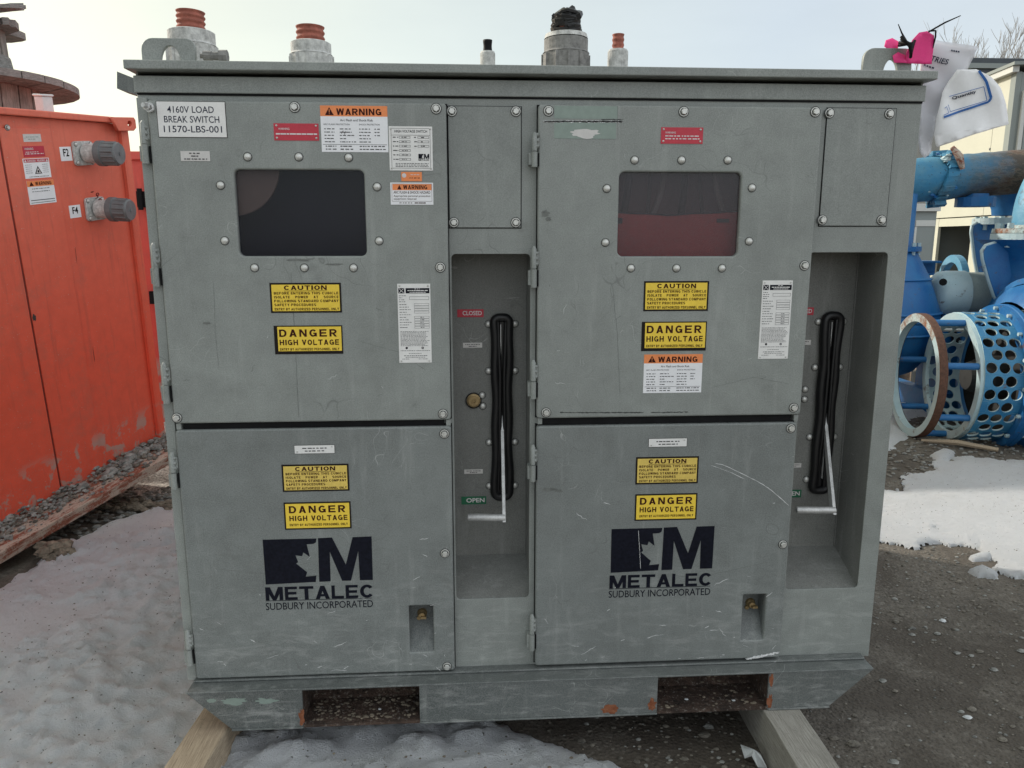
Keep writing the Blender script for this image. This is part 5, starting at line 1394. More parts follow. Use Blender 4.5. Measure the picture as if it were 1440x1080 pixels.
b = MB(); b.box(lx-.03, lx+.07, 4.13, 4.177, lz-.06, lz+.06); b.tube([(lx, 4.12, lz-.08), (lx, 4.12, lz+.08)], .02, 8); obj('latch', b, 'black', RC)
lx, _, lz = -2.65, 4.15, 0.7782
b = MB(); b.box(lx-.03, lx+.04, 4.14, 4.177, lz-.05, lz+.05); obj('latch', b, 'black', RC)
b = MB(); b.box(-3.2, -2.62, 4.0, 4.35, 1.62, 1.66) if False else None

# cable reels behind the orange enclosure
RXC, RYC = -4.28, 4.81
def staves(b, r0, r1, z0, z1, n, m=0):
    for k in range(n):
        a0 = 2*pi*k/n+.01; a1 = 2*pi*(k+1)/n-.012; q = random.uniform(-.006, .006)
        vs = []
        for r, z in ((r0, z0), (r1, z1)):
            for a in (a0, a1):
                for t in (0, -.03): vs.append((RXC+(r+q+t)*cos(a), RYC+(r+q+t)*sin(a), z))
        b_ = [(0, 2, 6, 4), (1, 5, 7, 3), (0, 4, 5, 1), (2, 3, 7, 6), (0, 1, 3, 2), (4, 6, 7, 5)]
        yield vs, b_
def flange(parent, r, z0, th, n, ragged=0, yaw=.3):
    """disc of planks"""
    w = 2*r/n
    for k in range(n):
        a = -r+k*w+.004; c = a+w-.008
        def half(u): return math.sqrt(max(.0004, r*r-u*u))
        P = []
        st = 5
        for q in range(st+1):
            u = a+(c-a)*q/st; P.append((u, half(u)))
        for q in range(st+1):
            u = c-(c-a)*q/st; P.append((u, -half(u)))
        if ragged:
            cut = [random.uniform(.25, 1) if random.random() < ragged else 1 for _ in (0, 1)]
            P = [(u, v*(cut[0] if v > 0 else cut[1])*(random.uniform(.86, 1.05) if ragged else 1)) for u, v in P]
        dz = random.uniform(-.004, .004); mb_ = MB(); nn = len(P)
        vs = [(RXC+u*cos(yaw)-v*sin(yaw), RYC+u*sin(yaw)+v*cos(yaw), zz+dz) for zz in (z0, z0+th) for u, v in P]
        mb_.add(vs, [tuple(range(nn)), tuple(range(2*nn-1, nn-1, -1))]+[(q, q+nn, (q+1) % nn+nn, (q+1) % nn) for q in range(nn)])
        obj('plank', mb_, 'oldwood', parent)
def reel(z0, z1, r, rd0, rd1, label, ragged=0, n=9, nst=22, hub=False):
    R_ = thing('cable_reel', label, 'cable reel', (RXC, RYC, z0), 'wooden cable reels stacked behind the orange enclosure')
    flange(R_, r, z0, .05, n); flange(R_, r*(.98 if not ragged else 1), z1-.055, .055, n, ragged, .9)
    for vs, fs in staves(None, rd0, rd1, z0+.051, z1-.056, nst):
        q = MB(); q.add(vs, fs); obj('stave', q, 'oldwood2', R_)
    if hub:
        q = MB(); q.lathe([(rd0+.03, 0), (rd0+.01, .13)], o=(RXC, RYC, z0+.071), n=22); obj('collar', q, 'oldwood', R_)
reel(-.25, 1.10, .85, .54, .54, 'bottom wooden cable reel of the stack, hidden behind the orange enclosure')
reel(1.105, 2.50, .85, .54, .54, 'middle wooden cable reel with a wide grey plank flange above the orange enclosure')
reel(2.505, 2.97, .52, .345, .33, 'small broken cable reel on top with splintered planks at the upper left', .5, 6, 16, True)
# splintered boards lying on top
RTOP = bpy.data.objects['cable_reel.002'] if 'cable_reel.002' in bpy.data.objects else None
for x, y, z in ((-.1, -.3, 3.0),): pass
for (dx, dy, an, l, zz) in ((.20, -.34, -.35, .85, 2.972), (.12, -.12, .12, .95, 3.012), (.26, .06, -.20, .62, 3.052)):
    q = MB(); P = [(-l/2, -.05), (l/2-.09, -.05), (l/2, -.02), (l/2-.05, .0), (l/2-.02, .03), (l/2-.1, .05), (-l/2, .05)]
    vs = [(RXC+dx+u*cos(an)-v*sin(an), RYC+dy+u*sin(an)+v*cos(an), zz+h_+u*.06) for h_ in (0, .028) for u, v in P]; nn = 7
    q.add(vs, [tuple(range(nn))[::-1], tuple(range(nn, 2*nn))]+[(k, (k+1) % nn, (k+1) % nn+nn, k+nn) for k in range(nn)])
    o = obj('broken_board', q, 'oldwood')
    tag(o, ['splintered board lying lowest on the small reel at the upper left', 'long splintered board lying across the small reel, between two others', 'topmost splintered board on the small reel at the upper left'][int(round((zz-2.972)/.04))], 'board', 'splintered boards on the reel')

# ------------------------------------------------------------------ pink tags, ties and document pouch on the right lug
def sheet(name, P, y, mat, bend, th=.0012, parent=None, nx=10):
    """flat outline in XZ bent in depth by bend(x,z); real thickness"""
    c = bpy.data.curves.new(name, 'CURVE'); c.dimensions = '2D'; c.fill_mode = 'BOTH'
    s = c.splines.new('POLY'); s.points.add(len(P)-1)
    for i, q in enumerate(P): s.points[i].co = (q[0], q[1], 0, 1)
    s.use_cyclic_u = True
    o = bpy.data.objects.new(name, c); me = bpy.data.meshes.new_from_object(o); bpy.data.objects.remove(o)
    bm = bmesh.new(); bm.from_mesh(me)
    for k in range(3): bmesh.ops.subdivide_edges(bm, edges=[e for e in bm.edges if e.calc_length() > .02], cuts=1, use_grid_fill=False); bmesh.ops.triangulate(bm, faces=bm.faces[:])
    for v in bm.verts: x, z = v.co.x, v.co.y; v.co = (x, y+bend(x, z), z)
    bm.to_mesh(me); bm.free(); me.name = name
    for p in me.polygons: p.use_smooth = True
    o = obj(name, me, mat, parent); so = o.modifiers.new('thickness', 'SOLIDIFY'); so.thickness = th
    return o
def wpts(*a): return [(a[i], a[i+1]) for i in range(0, len(a), 2)]
PO = thing('document_pouch', 'clear plastic pouch of white papers hanging off the right end of the roof', 'document pouch', (1.08, .07, 1.45))
YQ = .07
outA = [(1.0295, 1.7631), (1.0916, 1.7533), (1.1669, 1.7365), (1.1619, 1.7113), (1.1511, 1.684), (1.126, 1.6238), (1.0971, 1.5592), (1.09, 1.5127), (1.0848, 1.4678), (1.0661, 1.4526), (1.0546, 1.4657), (1.046, 1.5863), (1.0325, 1.6772)]
outB = [(1.1159, 1.6782), (1.1637, 1.6788), (1.1983, 1.6574), (1.2277, 1.6303), (1.2531, 1.5882), (1.2733, 1.5402), (1.179, 1.5133), (1.0856, 1.479), (1.0739, 1.5126), (1.077, 1.559), (1.0901, 1.6234)]
bA = lambda x, z: .012*sin((x-1.0)*26)+.008*sin(z*17)+.003*sin(z*70+x*50)
bB = lambda x, z: -.014+.012*sin((x-1.06)*22+1)+.005*sin(z*34+x*20)+.003*sin(x*90+z*40)
sheet('paper', [((p[0]*.97+1.04*.03), (p[1]*.97+1.62*.03)) for p in outA], YQ+.002, 'paper', bA, parent=PO)
sheet('plastic_sleeve', outA, YQ-.0025, 'film', bA, .0006, PO)
sheet('paper', outB, YQ-.012, 'paper', bB, parent=PO)
def onsheet(mb, y, bend):
    mb.v = [(v[0], y+bend(v[0], v[2])-.002, v[2]) for v in mb.v]
def slant_text(mb, s, p0, p1, h, off=0, m=0):
    vs, fs = text_geo(s, off); p0 = Vector(p0); p1 = Vector(p1); d = p1-p0; nrm = Vector((-d.y, d.x)).normalized()*h
    mb.add([(p0.x+d.x*a+nrm.x*b_, 0, p0.y+d.y*a+nrm.y*b_) for a, b_ in vs], fs, m)
q = MB(); slant_text(q, 'TO:', (1.0145, 1.7362), (1.0488, 1.7295), .014, .0); slant_text(q, 'INDUSTRIES', (1.0004, 1.7199), (1.0982, 1.6942), .013, .01)
slant_text(q, 'CALGARY AB', (1.0062, 1.7021), (1.0756, 1.6831), .008, .0) if False else None
for a0, a1 in (((1.0387, 1.6935), (1.0714, 1.6849)), ((1.1043, 1.7285), (1.1267, 1.7234))):
    d = Vector((a1[0]-a0[0], a1[1]-a0[1])); 
    for k in range(4): q.add([(a0[0]+d.x*k/4, 0, a0[1]+d.y*k/4), (a0[0]+d.x*(k+.7)/4, 0, a0[1]+d.y*(k+.7)/4), (a0[0]+d.x*(k+.7)/4, 0, a0[1]+d.y*(k+.7)/4+.004), (a0[0]+d.x*k/4, 0, a0[1]+d.y*k/4+.004)], [(0, 1, 2, 3)])
onsheet(q, YQ-.003, bA); obj('lettering', q, 'ink', PO)
q = MB()
def seg(mb, P, w, m=0):
    for i in range(len(P)-1):
        a = Vector(P[i]); c = Vector(P[i+1]); n_ = max(1, int((c-a).length/.008)); d = (c-a); nr = Vector((-d.y, d.x)).normalized()*w/2
        for k in range(n_):
            u = a+d*k/n_; v = a+d*(k+1)/n_; mb.add([(u.x-nr.x, 0, u.y-nr.y), (v.x-nr.x, 0, v.y-nr.y), (v.x+nr.x, 0, v.y+nr.y), (u.x+nr.x, 0, u.y+nr.y)], [(0, 1, 2, 3)], m)
seg(q, [(1.1683, 1.6734), (1.1876, 1.6463), (1.2067, 1.6044), (1.2037, 1.5952), (1.1417, 1.5743), (1.0933, 1.5573)], .0055)
seg(q, [(1.1092, 1.6126), (1.1851, 1.6335), (1.1993, 1.5988), (1.1117, 1.5722), (1.1057, 1.5906)], .0014)
seg(q, [(1.0947, 1.5813), (1.1003, 1.585), (1.1061, 1.5685), (1.0927, 1.5628)], .0014)
slant_text(q, 'Quantity', (1.1185, 1.6017), (1.171, 1.6169), .010, .03, 1)
onsheet(q, YQ-.0135, bB); obj('form_print', q, ['cprint', 'ink'], PO)
# tags
def tagthing(P, y, label, ph):
    o = sheet('pink_tag', P, y, 'pink', lambda x, z: .010*sin((z+ph)*20)+.006*sin((x+ph)*30), .0008)
    tag(o, label, 'tag', 'pink tags tied to the lifting lug'); return o
tagthing([(0.9621, 1.689), (0.9599, 1.7123), (0.9704, 1.7445), (0.9863, 1.7625), (1.0075, 1.7663), (1.0282, 1.756), (1.0328, 1.7311), (1.0354, 1.6881)], .02, 'largest fluorescent pink tag, standing up at the right end of the roof', .3)
tagthing([(0.9163, 1.7367), (0.9207, 1.7527), (0.9377, 1.7583), (0.9583, 1.7479), (0.9522, 1.73), (0.929, 1.7261)], .062, 'pink tag behind the right lifting lug, only its top showing', 1.1)
tagthing([(0.9324, 1.6904), (0.9288, 1.7083), (0.9417, 1.7174), (0.9602, 1.7087), (0.9641, 1.689)], .028, 'small pink tag curled in the hole of the right lifting lug', 2.1)
tagthing([(0.8718, 1.6879), (0.8749, 1.6969), (0.8883, 1.7006), (0.8894, 1.6881)], .075, 'scrap of pink tag just left of the right lifting lug', 3.0)
def tie(P, label, r=.0022):
    b = MB(); b.tube(P, [r]*(len(P)-1)+[r*.5], 6)
    tag(obj('cable_tie', b, 'black'), label, 'cable tie', 'black cable ties on the right lug')
def q3(a, y): return (a[0], y, a[1])
tie([q3((0.9587, 1.7443), .03), q3((0.934, 1.7564), .01), q3((0.9053, 1.7702), -.02)], 'black cable tie pointing up to the left from the pink tags')
tie([q3((1.0041, 1.761), .01), q3((1.0337, 1.7791), -.01), q3((1.0675, 1.7938), -.02)], 'longer black cable tie pointing up to the right over the papers')
tie([q3((1.0039, 1.7627), .008), q3((1.0234, 1.7648), .01), q3((1.0306, 1.7525), .02), q3((1.0318, 1.7221), .03)], 'black cable tie looped over the corner of the largest pink tag')
b = MB()
for k in range(4):
    c = (0.9531, 1.7211); b.tube([(c[0]-.02+.006*k, .03-.02*cos(k), c[1]+.028-.004*k), (c[0]-.012+.004*k, -.005, c[1]+.008), (c[0]+.004, .0, c[1]-.008*k), (c[0]+.022-.002*k, .02, c[1]+.02-.008*k)], .0042, 6)
tag(obj('cable_tie', b, 'black'), 'knot of black ties through the hole of the right lifting lug', 'cable tie', 'black cable ties on the right lug')

# ------------------------------------------------------------------ blue pumps, pipes and strainer at the right
def ang(A, a):
    e1 = Vector((0, 0, 1)); e2 = A.cross(e1); return e1*cos(a)+e2*sin(a)
A = Vector((cos(radians(10)), -sin(radians(10)), 0)); RC0 = Vector((3.2095, 3.45, .2162)); RR = .47
PUMP = thing('pump_strainer', 'blue perforated suction strainer with a rusty hoop in front, lying on the dirt', 'pump strainer', (3.6, 3.4, -.25))
b = MB(); b.lathe([(RR-.062, .03), (RR-.062, -.022), (RR-.004, -.022)], o=RC0, axis=A, n=56); hp = obj('hoop', b, 'whitish', PUMP)
b = MB(); b.lathe([(RR-.004, -.0225), (RR, -.018), (RR, .034), (RR-.062, .034)], o=RC0, axis=A, n=56); obj('hoop_rim', b, 'hooprust', hp)
b = MB(); b.lathe([(RR-.061, -.0228), (RR-.003, -.0232)], o=RC0, axis=A, n=30, a0=-.75, a1=.75); obj('rust_band', b, 'ring', hp)
b = MB(); b.lathe([(RR-.055, -.006), (RR+.004, -.006), (RR+.004, .02), (RR-.055, .02)], o=RC0+A*.25, axis=A, n=56, closed=True); obj('front_rim', b, 'whitish', PUMP)
for k in range(7):
    d = ang(A, 2*pi*k/7+.35)*(RR-.028); b = MB(); b.tube([RC0+A*.01+d, RC0+A*.26+d], .024, 12); obj('spacer_rod', b, 'blue', PUMP)
def perforated(name, o, axis, r, t0, t1, cols, rows, hole, parent, mat, inner_mat=None):
    """cylinder wall with real round holes, staggered row by row"""
    b = MB(); L_ = t1-t0; cw = L_/cols; ca = 2*pi/rows; ns = 16
    for j in range(rows):
        sh_ = .5*(j % 2)
        for i in range(-1, cols+1):
            c0 = (i+sh_)*cw; c1 = c0+cw
            if c1 <= 1e-6 or c0 >= L_-1e-6: continue
            a0 = j*ca; am = a0+ca/2; cm = c0+cw/2
            def P(s_, a): return o+axis*(t0+max(0, min(L_, s_)))+ang(axis, a)*r
            if c0 < -1e-6 or c1 > L_+1e-6:
                b.add([P(c0, a0), P(c1, a0), P(c1, a0+ca), P(c0, a0+ca)], [(0, 1, 2, 3)]); continue
            out = []; inn = []
            for k in range(ns):
                th = 2*pi*k/ns+pi/4; x, y = cos(th), sin(th); m_ = max(abs(x), abs(y))
                out.append(P(cm+x/m_*cw/2, am+y/m_*ca/2)); inn.append(P(cm+x*hole, am+y*hole/r))
            b.add(out+inn, [(k, (k+1) % ns, (k+1) % ns+ns, k+ns) for k in range(ns)])
    o_ = obj(name, b, mat, parent); so = o_.modifiers.new('thickness', 'SOLIDIFY'); so.thickness = .012; so.offset = -1; so.material_offset = 1
    return o_
perforated('perforated_basket', RC0, A, RR, .27, .53, 3, 32, .0375, PUMP, ['whitish', 'midblue'])  # inside face paler: its sunlit look is put into the colour
b = MB()
b.lathe([(RR-.05, .53), (.54, .53), (.54, .565), (.545, .57), (.545, .60), (.5, .605), (.5, .70)], o=RC0, axis=A, n=48)
obj('end_flange', b, 'blue', PUMP)
b = MB(); b.lathe([(.0001, .62), (RR-.03, .62), (RR-.03, .53)], o=RC0, axis=A, n=48); b.lathe([(.0001, .35), (.10, .36), (.16, .5), (.16, .62)], o=RC0, axis=A, n=24); obj('inner_casting', b, 'inside', PUMP)
for k in range(16):
    d = ang(A, 2*pi*k/16)*.515; b = MB(); b.tube([RC0+A*.505+d, RC0+A*.63+d], .014, 6, smooth=False); obj('flange_bolt', b, 'whitish', PUMP)
b = MB(); b.tube([RC0+A*.28+ang(A, -.9)*.49, RC0+A*.50+ang(A, -.9)*.49], .014, 6); obj('lifting_strap', b, 'trim', PUMP)
b = MB(); b.lathe([(.5, .62), (.62, .70), (.68, .95), (.66, 1.3), (.4, 1.6), (.0001, 1.62)], o=RC0+Vector((0, 0, .06)), axis=A, n=40, smooth=True); obj('pump_bowl', b, 'blue', PUMP)

for k in range(10):
    d = ang(A, 2*pi*k/10+.2)*.50; b = MB(); b.tube([RC0+A*.60+d, RC0+A*.70+d], .022, 6, smooth=False); obj('stud_nut', b, 'whitish', PUMP)
for t_, r_ in ((.74, .665), (.98, .70)):
    b = MB(); b.lathe([(r_-.03, -.012), (r_+.012, -.008), (r_+.012, .008), (r_-.03, .012)], o=RC0+Vector((0, 0, .06))+A*t_, axis=A, n=48); obj('weld_rib', b, 'blue', PUMP)
# bell shaped pump casing half hidden by the cabinet
def lw(px_list, Yd, prof_mat, name, parent): pass
BELL = thing('pump_casing', 'large round blue pump casing showing past the right edge of the grey cabinet', 'pump', (3.36, 4.4, -.25))
b = MB()
b.lathe([(.26, 1.60), (.26, 1.17), (.30, 1.12), (.42, .90), (.52, .62), (.53, .45), (.48, .28), (.36, .12), (.18, .03), (.0001, .02)], o=(3.36, 4.4, 0), n=48, smooth=True); obj('casing', b, 'blue', BELL)
b = MB(); b.lathe([(.27, 1.13), (.33, 1.13), (.33, 1.17), (.27, 1.17)], o=(3.36, 4.4, 0), n=40, closed=True); obj('neck_flange', b, 'blue', BELL); b = MB(); b.box(3.2, 3.5, 4.3, 4.5, -.25, .1); obj('pedestal', b, 'blue', BELL)

# long discharge pipe with rust scale
PIPE = thing('discharge_pipe', 'thick horizontal blue pipe with scaling rust across the right edge, under the papers', 'pipe', (4.2, 4.6, -.25))
p0 = Vector((2.9, 4.6, 1.665)); p1 = Vector((5.9, 4.6, 1.915)); n_ = 60; path = [p0.lerp(p1, k/n_) for k in range(n_+1)]
b = MB(); b.tube(path, [.188+.006*noise.noise(Vector((k*.6, 2, 1))) for k in range(n_+1)], 40, smooth=True); obj('pipe_run', b, 'pipe', PIPE)
pc = Vector((3.95, 4.6, 1.753)); ax = (p1-p0).normalized()
b = MB()
for k in range(36):
    a0 = 2*pi*k/36; a1 = 2*pi*(k+1)/36
    r0 = .196; r1 = .225+.05*noise.noise(Vector((k*.5, 3, 3))); w = .05+.03*noise.noise(Vector((k*.9, 5, 3)))
    vs = []
    for a in (a0, a1):
        for s_ in (-w, w):
            for r in (r0, r1): vs.append(pc+ax*(s_+.03*sin(a*2))+ang(ax, a)*r)
    b.add(vs, [(0, 1, 3, 2), (4, 6, 7, 5), (1, 5, 7, 3), (0, 2, 6, 4), (0, 4, 5, 1), (2, 3, 7, 6)])
obj('weld_collar', b, 'pipe', PIPE)
b = MB(); b.tube([pc+Vector((-.03, -.20, .24)), pc+Vector((.03, -.22, .16)), pc+Vector((.07, -.22, .06))], [.02, .035, .02], 5, smooth=False); obj('torn_strap', b, 'ledge', PIPE)
b = MB()
for k in range(16):
    stone_mb(b, pc.x+random.uniform(-.16, .06), 4.43+random.random()*.05, pc.z+random.uniform(-.18, .20), random.uniform(.015, .04), random.choice((0, 0, 1)), .8)
tag(obj('flaked_paint', b, ['blue', 'whitish'], PIPE), kind='stuff')
b = MB(); b.lathe([(.10, -.17), (.12, -.26), (.16, -.28), (.16, -.20)], o=(4.28, 4.55, 1.79), n=16); obj('drain_boss', b, 'blue', PIPE)
# rear pump: flange, neck flaring into the pipe
for z_, r_ in ((.90, .425), (.62, .525), (.45, .535)):
    b = MB(); b.lathe([(r_-.01, -.012), (r_+.010, -.004), (r_+.010, .004), (r_-.01, .012)], o=(3.36, 4.4, z_), n=48, smooth=True); obj('weld_seam', b, 'blue', BELL)
for k in range(12):
    a = 2*pi*k/12; b = MB(); b.tube([(3.36+.305*cos(a), 4.4+.305*sin(a), 1.10), (3.36+.305*cos(a), 4.4+.305*sin(a), 1.20)], .016, 6, smooth=False); obj('flange_bolt', b, 'whitish', BELL)
PSK = thing('pump_skid', 'dark blue steel skid frame on the ground beneath the pumps and motors', 'skid', (4.6, 4.6, -.25))
for x0, x1, y0, y1, z0, z1 in ((3.75, 6.2, 4.0, 4.12, -.25, -.05), (3.75, 6.2, 5.3, 5.42, -.25, -.05), (3.75, 3.87, 4.125, 5.295, -.25, -.05), (4.9, 5.02, 4.125, 5.295, -.25, -.05)):
    b = MB(); b.box(x0, x1, y0, y1, z0, z1); obj('skid_member', b, 'blue', PSK)
HS = MB(); HS.tube([(3.9, 4.2, .55), (3.95, 4.05, .35), (4.1, 4.0, .22), (4.35, 4.05, .30), (4.5, 4.2, .5)], .03, 10)
tag(obj('hose', HS, 'black'), 'black rubber hose sagging between the pumps behind the perforated basket', 'hose')
RP = thing('rear_pump', 'blue pump standing behind with a neck rising into the rusty pipe', 'pump', (4.6, 4.75, -.25))
fx, fy, fz = 4.5802, 4.75, 1.3807
b = MB(); b.lathe([(.11, .06), (.12, .12), (.16, .20), (.26, .34), (.30, .42)], o=(fx+.14, fy, fz), n=32, smooth=True); obj('neck', b, 'blue', RP)
b = MB(); b.lathe([(.0001, 0), (.21, 0), (.21, .055), (.12, .06)], o=(fx+.08, fy, fz-.02), n=32); obj('flange', b, 'whitish', RP)
for k in range(8):
    a = 2*pi*k/8+.3; b = MB(); b.tube([(fx+.08+.17*cos(a), fy+.17*sin(a), fz-.07), (fx+.08+.17*cos(a), fy+.17*sin(a), fz+.05)], .02, 6, smooth=False); obj('flange_bolt', b, 'whitish', RP)
def web_plate(P, y, th, mat, rim, parent, rr=.018):
    o = obj('web_plate', plate_mesh('web_plate', P[::-1] if sum(P[i][0]*P[(i+1) % len(P)][1]-P[(i+1) % len(P)][0]*P[i][1] for i in range(len(P))) < 0 else P, [], y, th, .004), mat, parent)
    q = MB(); q.tube([(p[0], y+th*.4, p[1]) for p in P[:rim]], rr, 8); obj('rolled_edge', q, 'whitish', parent)
    return o
W2 = [(4.4385, 1.3733), (4.3947, 1.3481), (4.3948, 1.2915), (4.4472, 1.0757), (4.5124, 0.8699), (4.561, 0.805), (4.8065, 0.8038), (4.7335, 1.3734)]
web_plate(W2, 4.70, .05, 'blue', 6, RP)
b = MB(); b.box(fx-.02, fx+.5, 4.6, 5.1, -.25, .75); obj('pedestal', b, 'blue', RP)
# front right pump: elbow, rusty flange, stool with light edge
FP = thing('elbow_pump', 'pale blue pipe elbow bolted to a dark blue pump stool at the right edge', 'pump', (4.45, 3.9, -.25))
e0 = Vector((4.3839, 3.9, 1.3069)); rE = .185
path = [e0+Vector((0, 0, -.02)), e0+Vector((0, 0, .10)), e0+Vector((.02, .01, .22)), e0+Vector((.09, .04, .36)), e0+Vector((.22, .10, .47)), e0+Vector((.38, .18, .53)), e0+Vector((.7, .3, .56))]
sm = []
for i in range(len(path)-1):
    for k in range(5):
        t = k/5; a, c = path[i], path[i+1]; pa = path[max(i-1, 0)]; pd = path[min(i+2, len(path)-1)]
        sm.append(.5*((2*a)+(c-pa)*t+(2*pa-5*a+4*c-pd)*t*t+(-pa+3*a-3*c+pd)*t*t*t))
sm.append(path[-1])
b = MB(); b.tube(sm, rE, 36); obj('elbow', b, 'paleblue', FP)
b = MB(); b.lathe([(rE, .028), (.31, .028), (.315, .0), (.315, -.01)], o=e0-Vector((0, 0, .02)), n=40); b.lathe([(rE+.02, .055), (rE+.03, .03)], o=e0-Vector((0, 0, .02)), n=40); obj('rusty_gasket', b, 'ring', FP)
b = MB(); b.lathe([(.0001, -.012), (.32, -.012), (.32, -.075), (.0001, -.075)], o=e0-Vector((0, 0, .02)), n=40); obj('flange', b, 'whitish', FP)
for k in range(10):
    a = 2*pi*k/10+.2; c = e0+Vector((.275*cos(a), .275*sin(a), 0)); b = MB(); b.tube([c-Vector((0, 0, .14)), c+Vector((0, 0, .05))], .024, 6, smooth=False); obj('flange_bolt', b, 'whitish', FP)
W1 = [(4.0442, 1.2012), (3.9642, 1.179), (3.9393, 1.1399), (3.9534, 1.0726), (4.0203, 0.9143), (4.0851, 0.7771), (4.1404, 0.7194), (4.2292, 0.6843), (4.7039, 0.6695), (4.6277, 1.2004)]
web_plate(W1, 3.88, .05, 'blue', 8, FP, .016)
b = MB(); b.lathe([(.30, .0), (.27, .1), (.25, .3), (.30, .48), (.42, .58)], o=e0+Vector((.05, .06, -.66)), n=32, smooth=True); obj('stool_body', b, 'blue', FP)
b = MB(); b.box(e0.x-.25, e0.x+.6, 3.8, 4.4, -.25, e0.z-.68); obj('pedestal', b, 'blue', FP)
# electric motors between the pumps
def motor(cx, cy, cz, r, l, label, mats, fins=True):
    Mo = thing('electric_motor', label, 'motor', (cx, cy, -.25), 'motors between the pumps')
    o = Vector((cx, cy, cz))
    b = MB(); b.lathe([(.0001, -.06), (r*.45, -.055), (r*.8, -.035), (r*.97, .0), (r, .05), (r, .20)], o=o, axis=A, n=32, smooth=True); obj('fan_cowl', b, mats[0], Mo)
    b = MB(); b.lathe([(r*.94, .20), (r*.94, .20+l*.4), (r*.80, l+.2), (.0001, l+.2)], o=o, axis=A, n=32, smooth=True); obj('stator_body', b, mats[1], Mo)
    if fins:
        for k in range(11):
            a = -1.5+k*.30; d = ang(A, a)
            q = MB(); q.tube([o+A*(.24)+d*r*.97, o+A*(.24)+d*r*1.13, o+A*(.2+l)+d*r*1.13, o+A*(.2+l)+d*r*.9], .009, 4, smooth=False); obj('cooling_fin', q, mats[2], Mo)
    b = MB(); b.box(cx-.02, cx+.5, cy-.16, cy+.16, -.25, cz-r*.8); obj('motor_foot', b, 'blue', Mo)
    return Mo
mx, my, mz = 3.8639, 4.3, 0.7657
m1 = motor(mx, my, mz, .20, .42, 'pale motor cowl with two dark holes, above the perforated strainer', ('whitish', 'motor', 'motordark'), False)
for px_, py_ in ((1297, 393), (1326, 396)): pass
for w in ((3.6626, 4.2, 0.8874), (3.7735, 4.1, 0.8805)):
    b = MB(); b.lathe([(.0001, 0), (.03, 0), (.03, .02), (.0001, .02)], o=w, axis=(-.6, -1, 0), n=12); obj('eye_bolt', b, 'black', m1)
mx, my, mz = 4.4261, 4.75, 0.7373
motor(mx, my, mz, .19, .5, 'grey motor with cooling fins behind the pale cowl', ('motor', 'motor', 'motordark'), True)
gx, gy, gz = 4.4234, 5, 0.8144
b = MB(); b.lathe([(.20, 0), (.27, 0), (.27, .06), (.20, .06)], o=(gx, gy, gz), axis=A, n=40, closed=True); b.box(gx-.02, gx+.06, gy-.05, gy+.05, -.25, gz-.2)
GU = obj('coupling_guard', b, 'paleblue'); tag(GU, 'pale blue arched guard ring behind the motor cowl', 'guard')
x0, yy, z0 = 4.1776, 5.2, 0.887
x1, _, z1 = 4.3936, 5.2, 1.0236
b = MB(); b.box(x0-.4, x1, 5.2, 5.26, z0, z1); b.box(x0-.4, x1, 5.1, 5.2, z1-.02, z1); b.box(x0-.4, x1, 5.1, 5.2, z0, z0+.02); b.box(x0-.2, x0-.1, 5.262, 5.35, -.25, z1)
tag(obj('channel_beam', b, 'blue'), 'short blue steel channel behind the pumps beside the grey cabinet edge', 'beam')
wx, wy = 4.285, 5.1002
b = MB(); b.box(wx-.09, wx+.09, wy, wy+.3, -.25, -.25+.20); tag(obj('wood_block', b, 'timberL', bevel=.01), 'square wooden block on the ground seen through the rusty hoop', 'block')

# cream clad building
BMAT = Matrix(((-.167, .986, 0, 8.4563), (-.986, -.167, 0, 10.0), (0, 0, 1, -.25), (0, 0, 0, 1)))
BLD = thing('clad_building', 'cream panel clad building with an open doorway behind the blue pipes', 'building', world_geometry=False, mat=BMAT)
zt_ = (0.0025, 4.0538)[1]; xd0, zd = -2.2298, 1.6569
xd1 = (-0.9172, 1.6412)[0]; xs1 = (-0.5691, 3.1598)[0]; xl = (-2.518, 1.9572)[0]
G_ = .012
for x0, x1, z0, z1 in ((xl, xs1-G_, 1.62+.25, zt_), (xs1, -.16, 1.62+.25, zt_)):
    b = MB(); b.box(x0, x1, 0, .06, z0, z1); obj('wall_panel', b, 'cream', BLD)
for x0, x1, z0, z1 in ((xl, xd0, 0, 1.60+.25), (xd0+G_, -.16, zd+.05, 1.60+.25), (xd1, -.16, 0, zd+.04)):
    b = MB(); b.box(x0, x1, .0, .05, z0, z1); obj('wall_panel', b, 'cream', BLD)
b = MB(); b.box(-.155, .0, -.012, .07, 0, zt_-.01); obj('corner_trim', b, 'cladgrey', BLD)
b = MB(); b.box(xl, .05, -.10, .0-.003, zt_-.02, zt_+.07); obj('roof_edge', b, 'trim', BLD)
b = MB(); b.box(-.10, -.005, .075, 4.5, 0, zt_-.02); obj('end_wall', b, 'cladgrey', BLD)  # unlit side of the cream building, shade put into the grey
b = MB(); b.box(.0, .03, .18, 4.4, 0, zt_-.35); obj('end_panel', b, 'cladgrey', BLD)
b = MB(); b.box(.0, .05, .10, .16, 0, zt_-.3); obj('end_trim', b, 'trim', BLD)
b = MB(); b.prism([(xl, zt_+.071), (.12, zt_+.071), (.12, zt_+.12), (xl, zt_+.12)], -.12, 4.6); obj('roof', b, 'cladgrey', BLD)
b = MB(); b.box(xl, xl+.05, .07, 4.5, 0, zt_-.05); obj('end_wall', b, 'cladgrey', BLD)
b = MB(); b.box(xl+.1, -.2, 3.0, 3.05, 0, 3.5); obj('inner_wall', b, 'inside', BLD)
b = MB(); b.box(xd0+.9, xd0+1.0, .3, .36, 0, zd+.2); obj('inner_post', b, 'cladgrey', BLD)
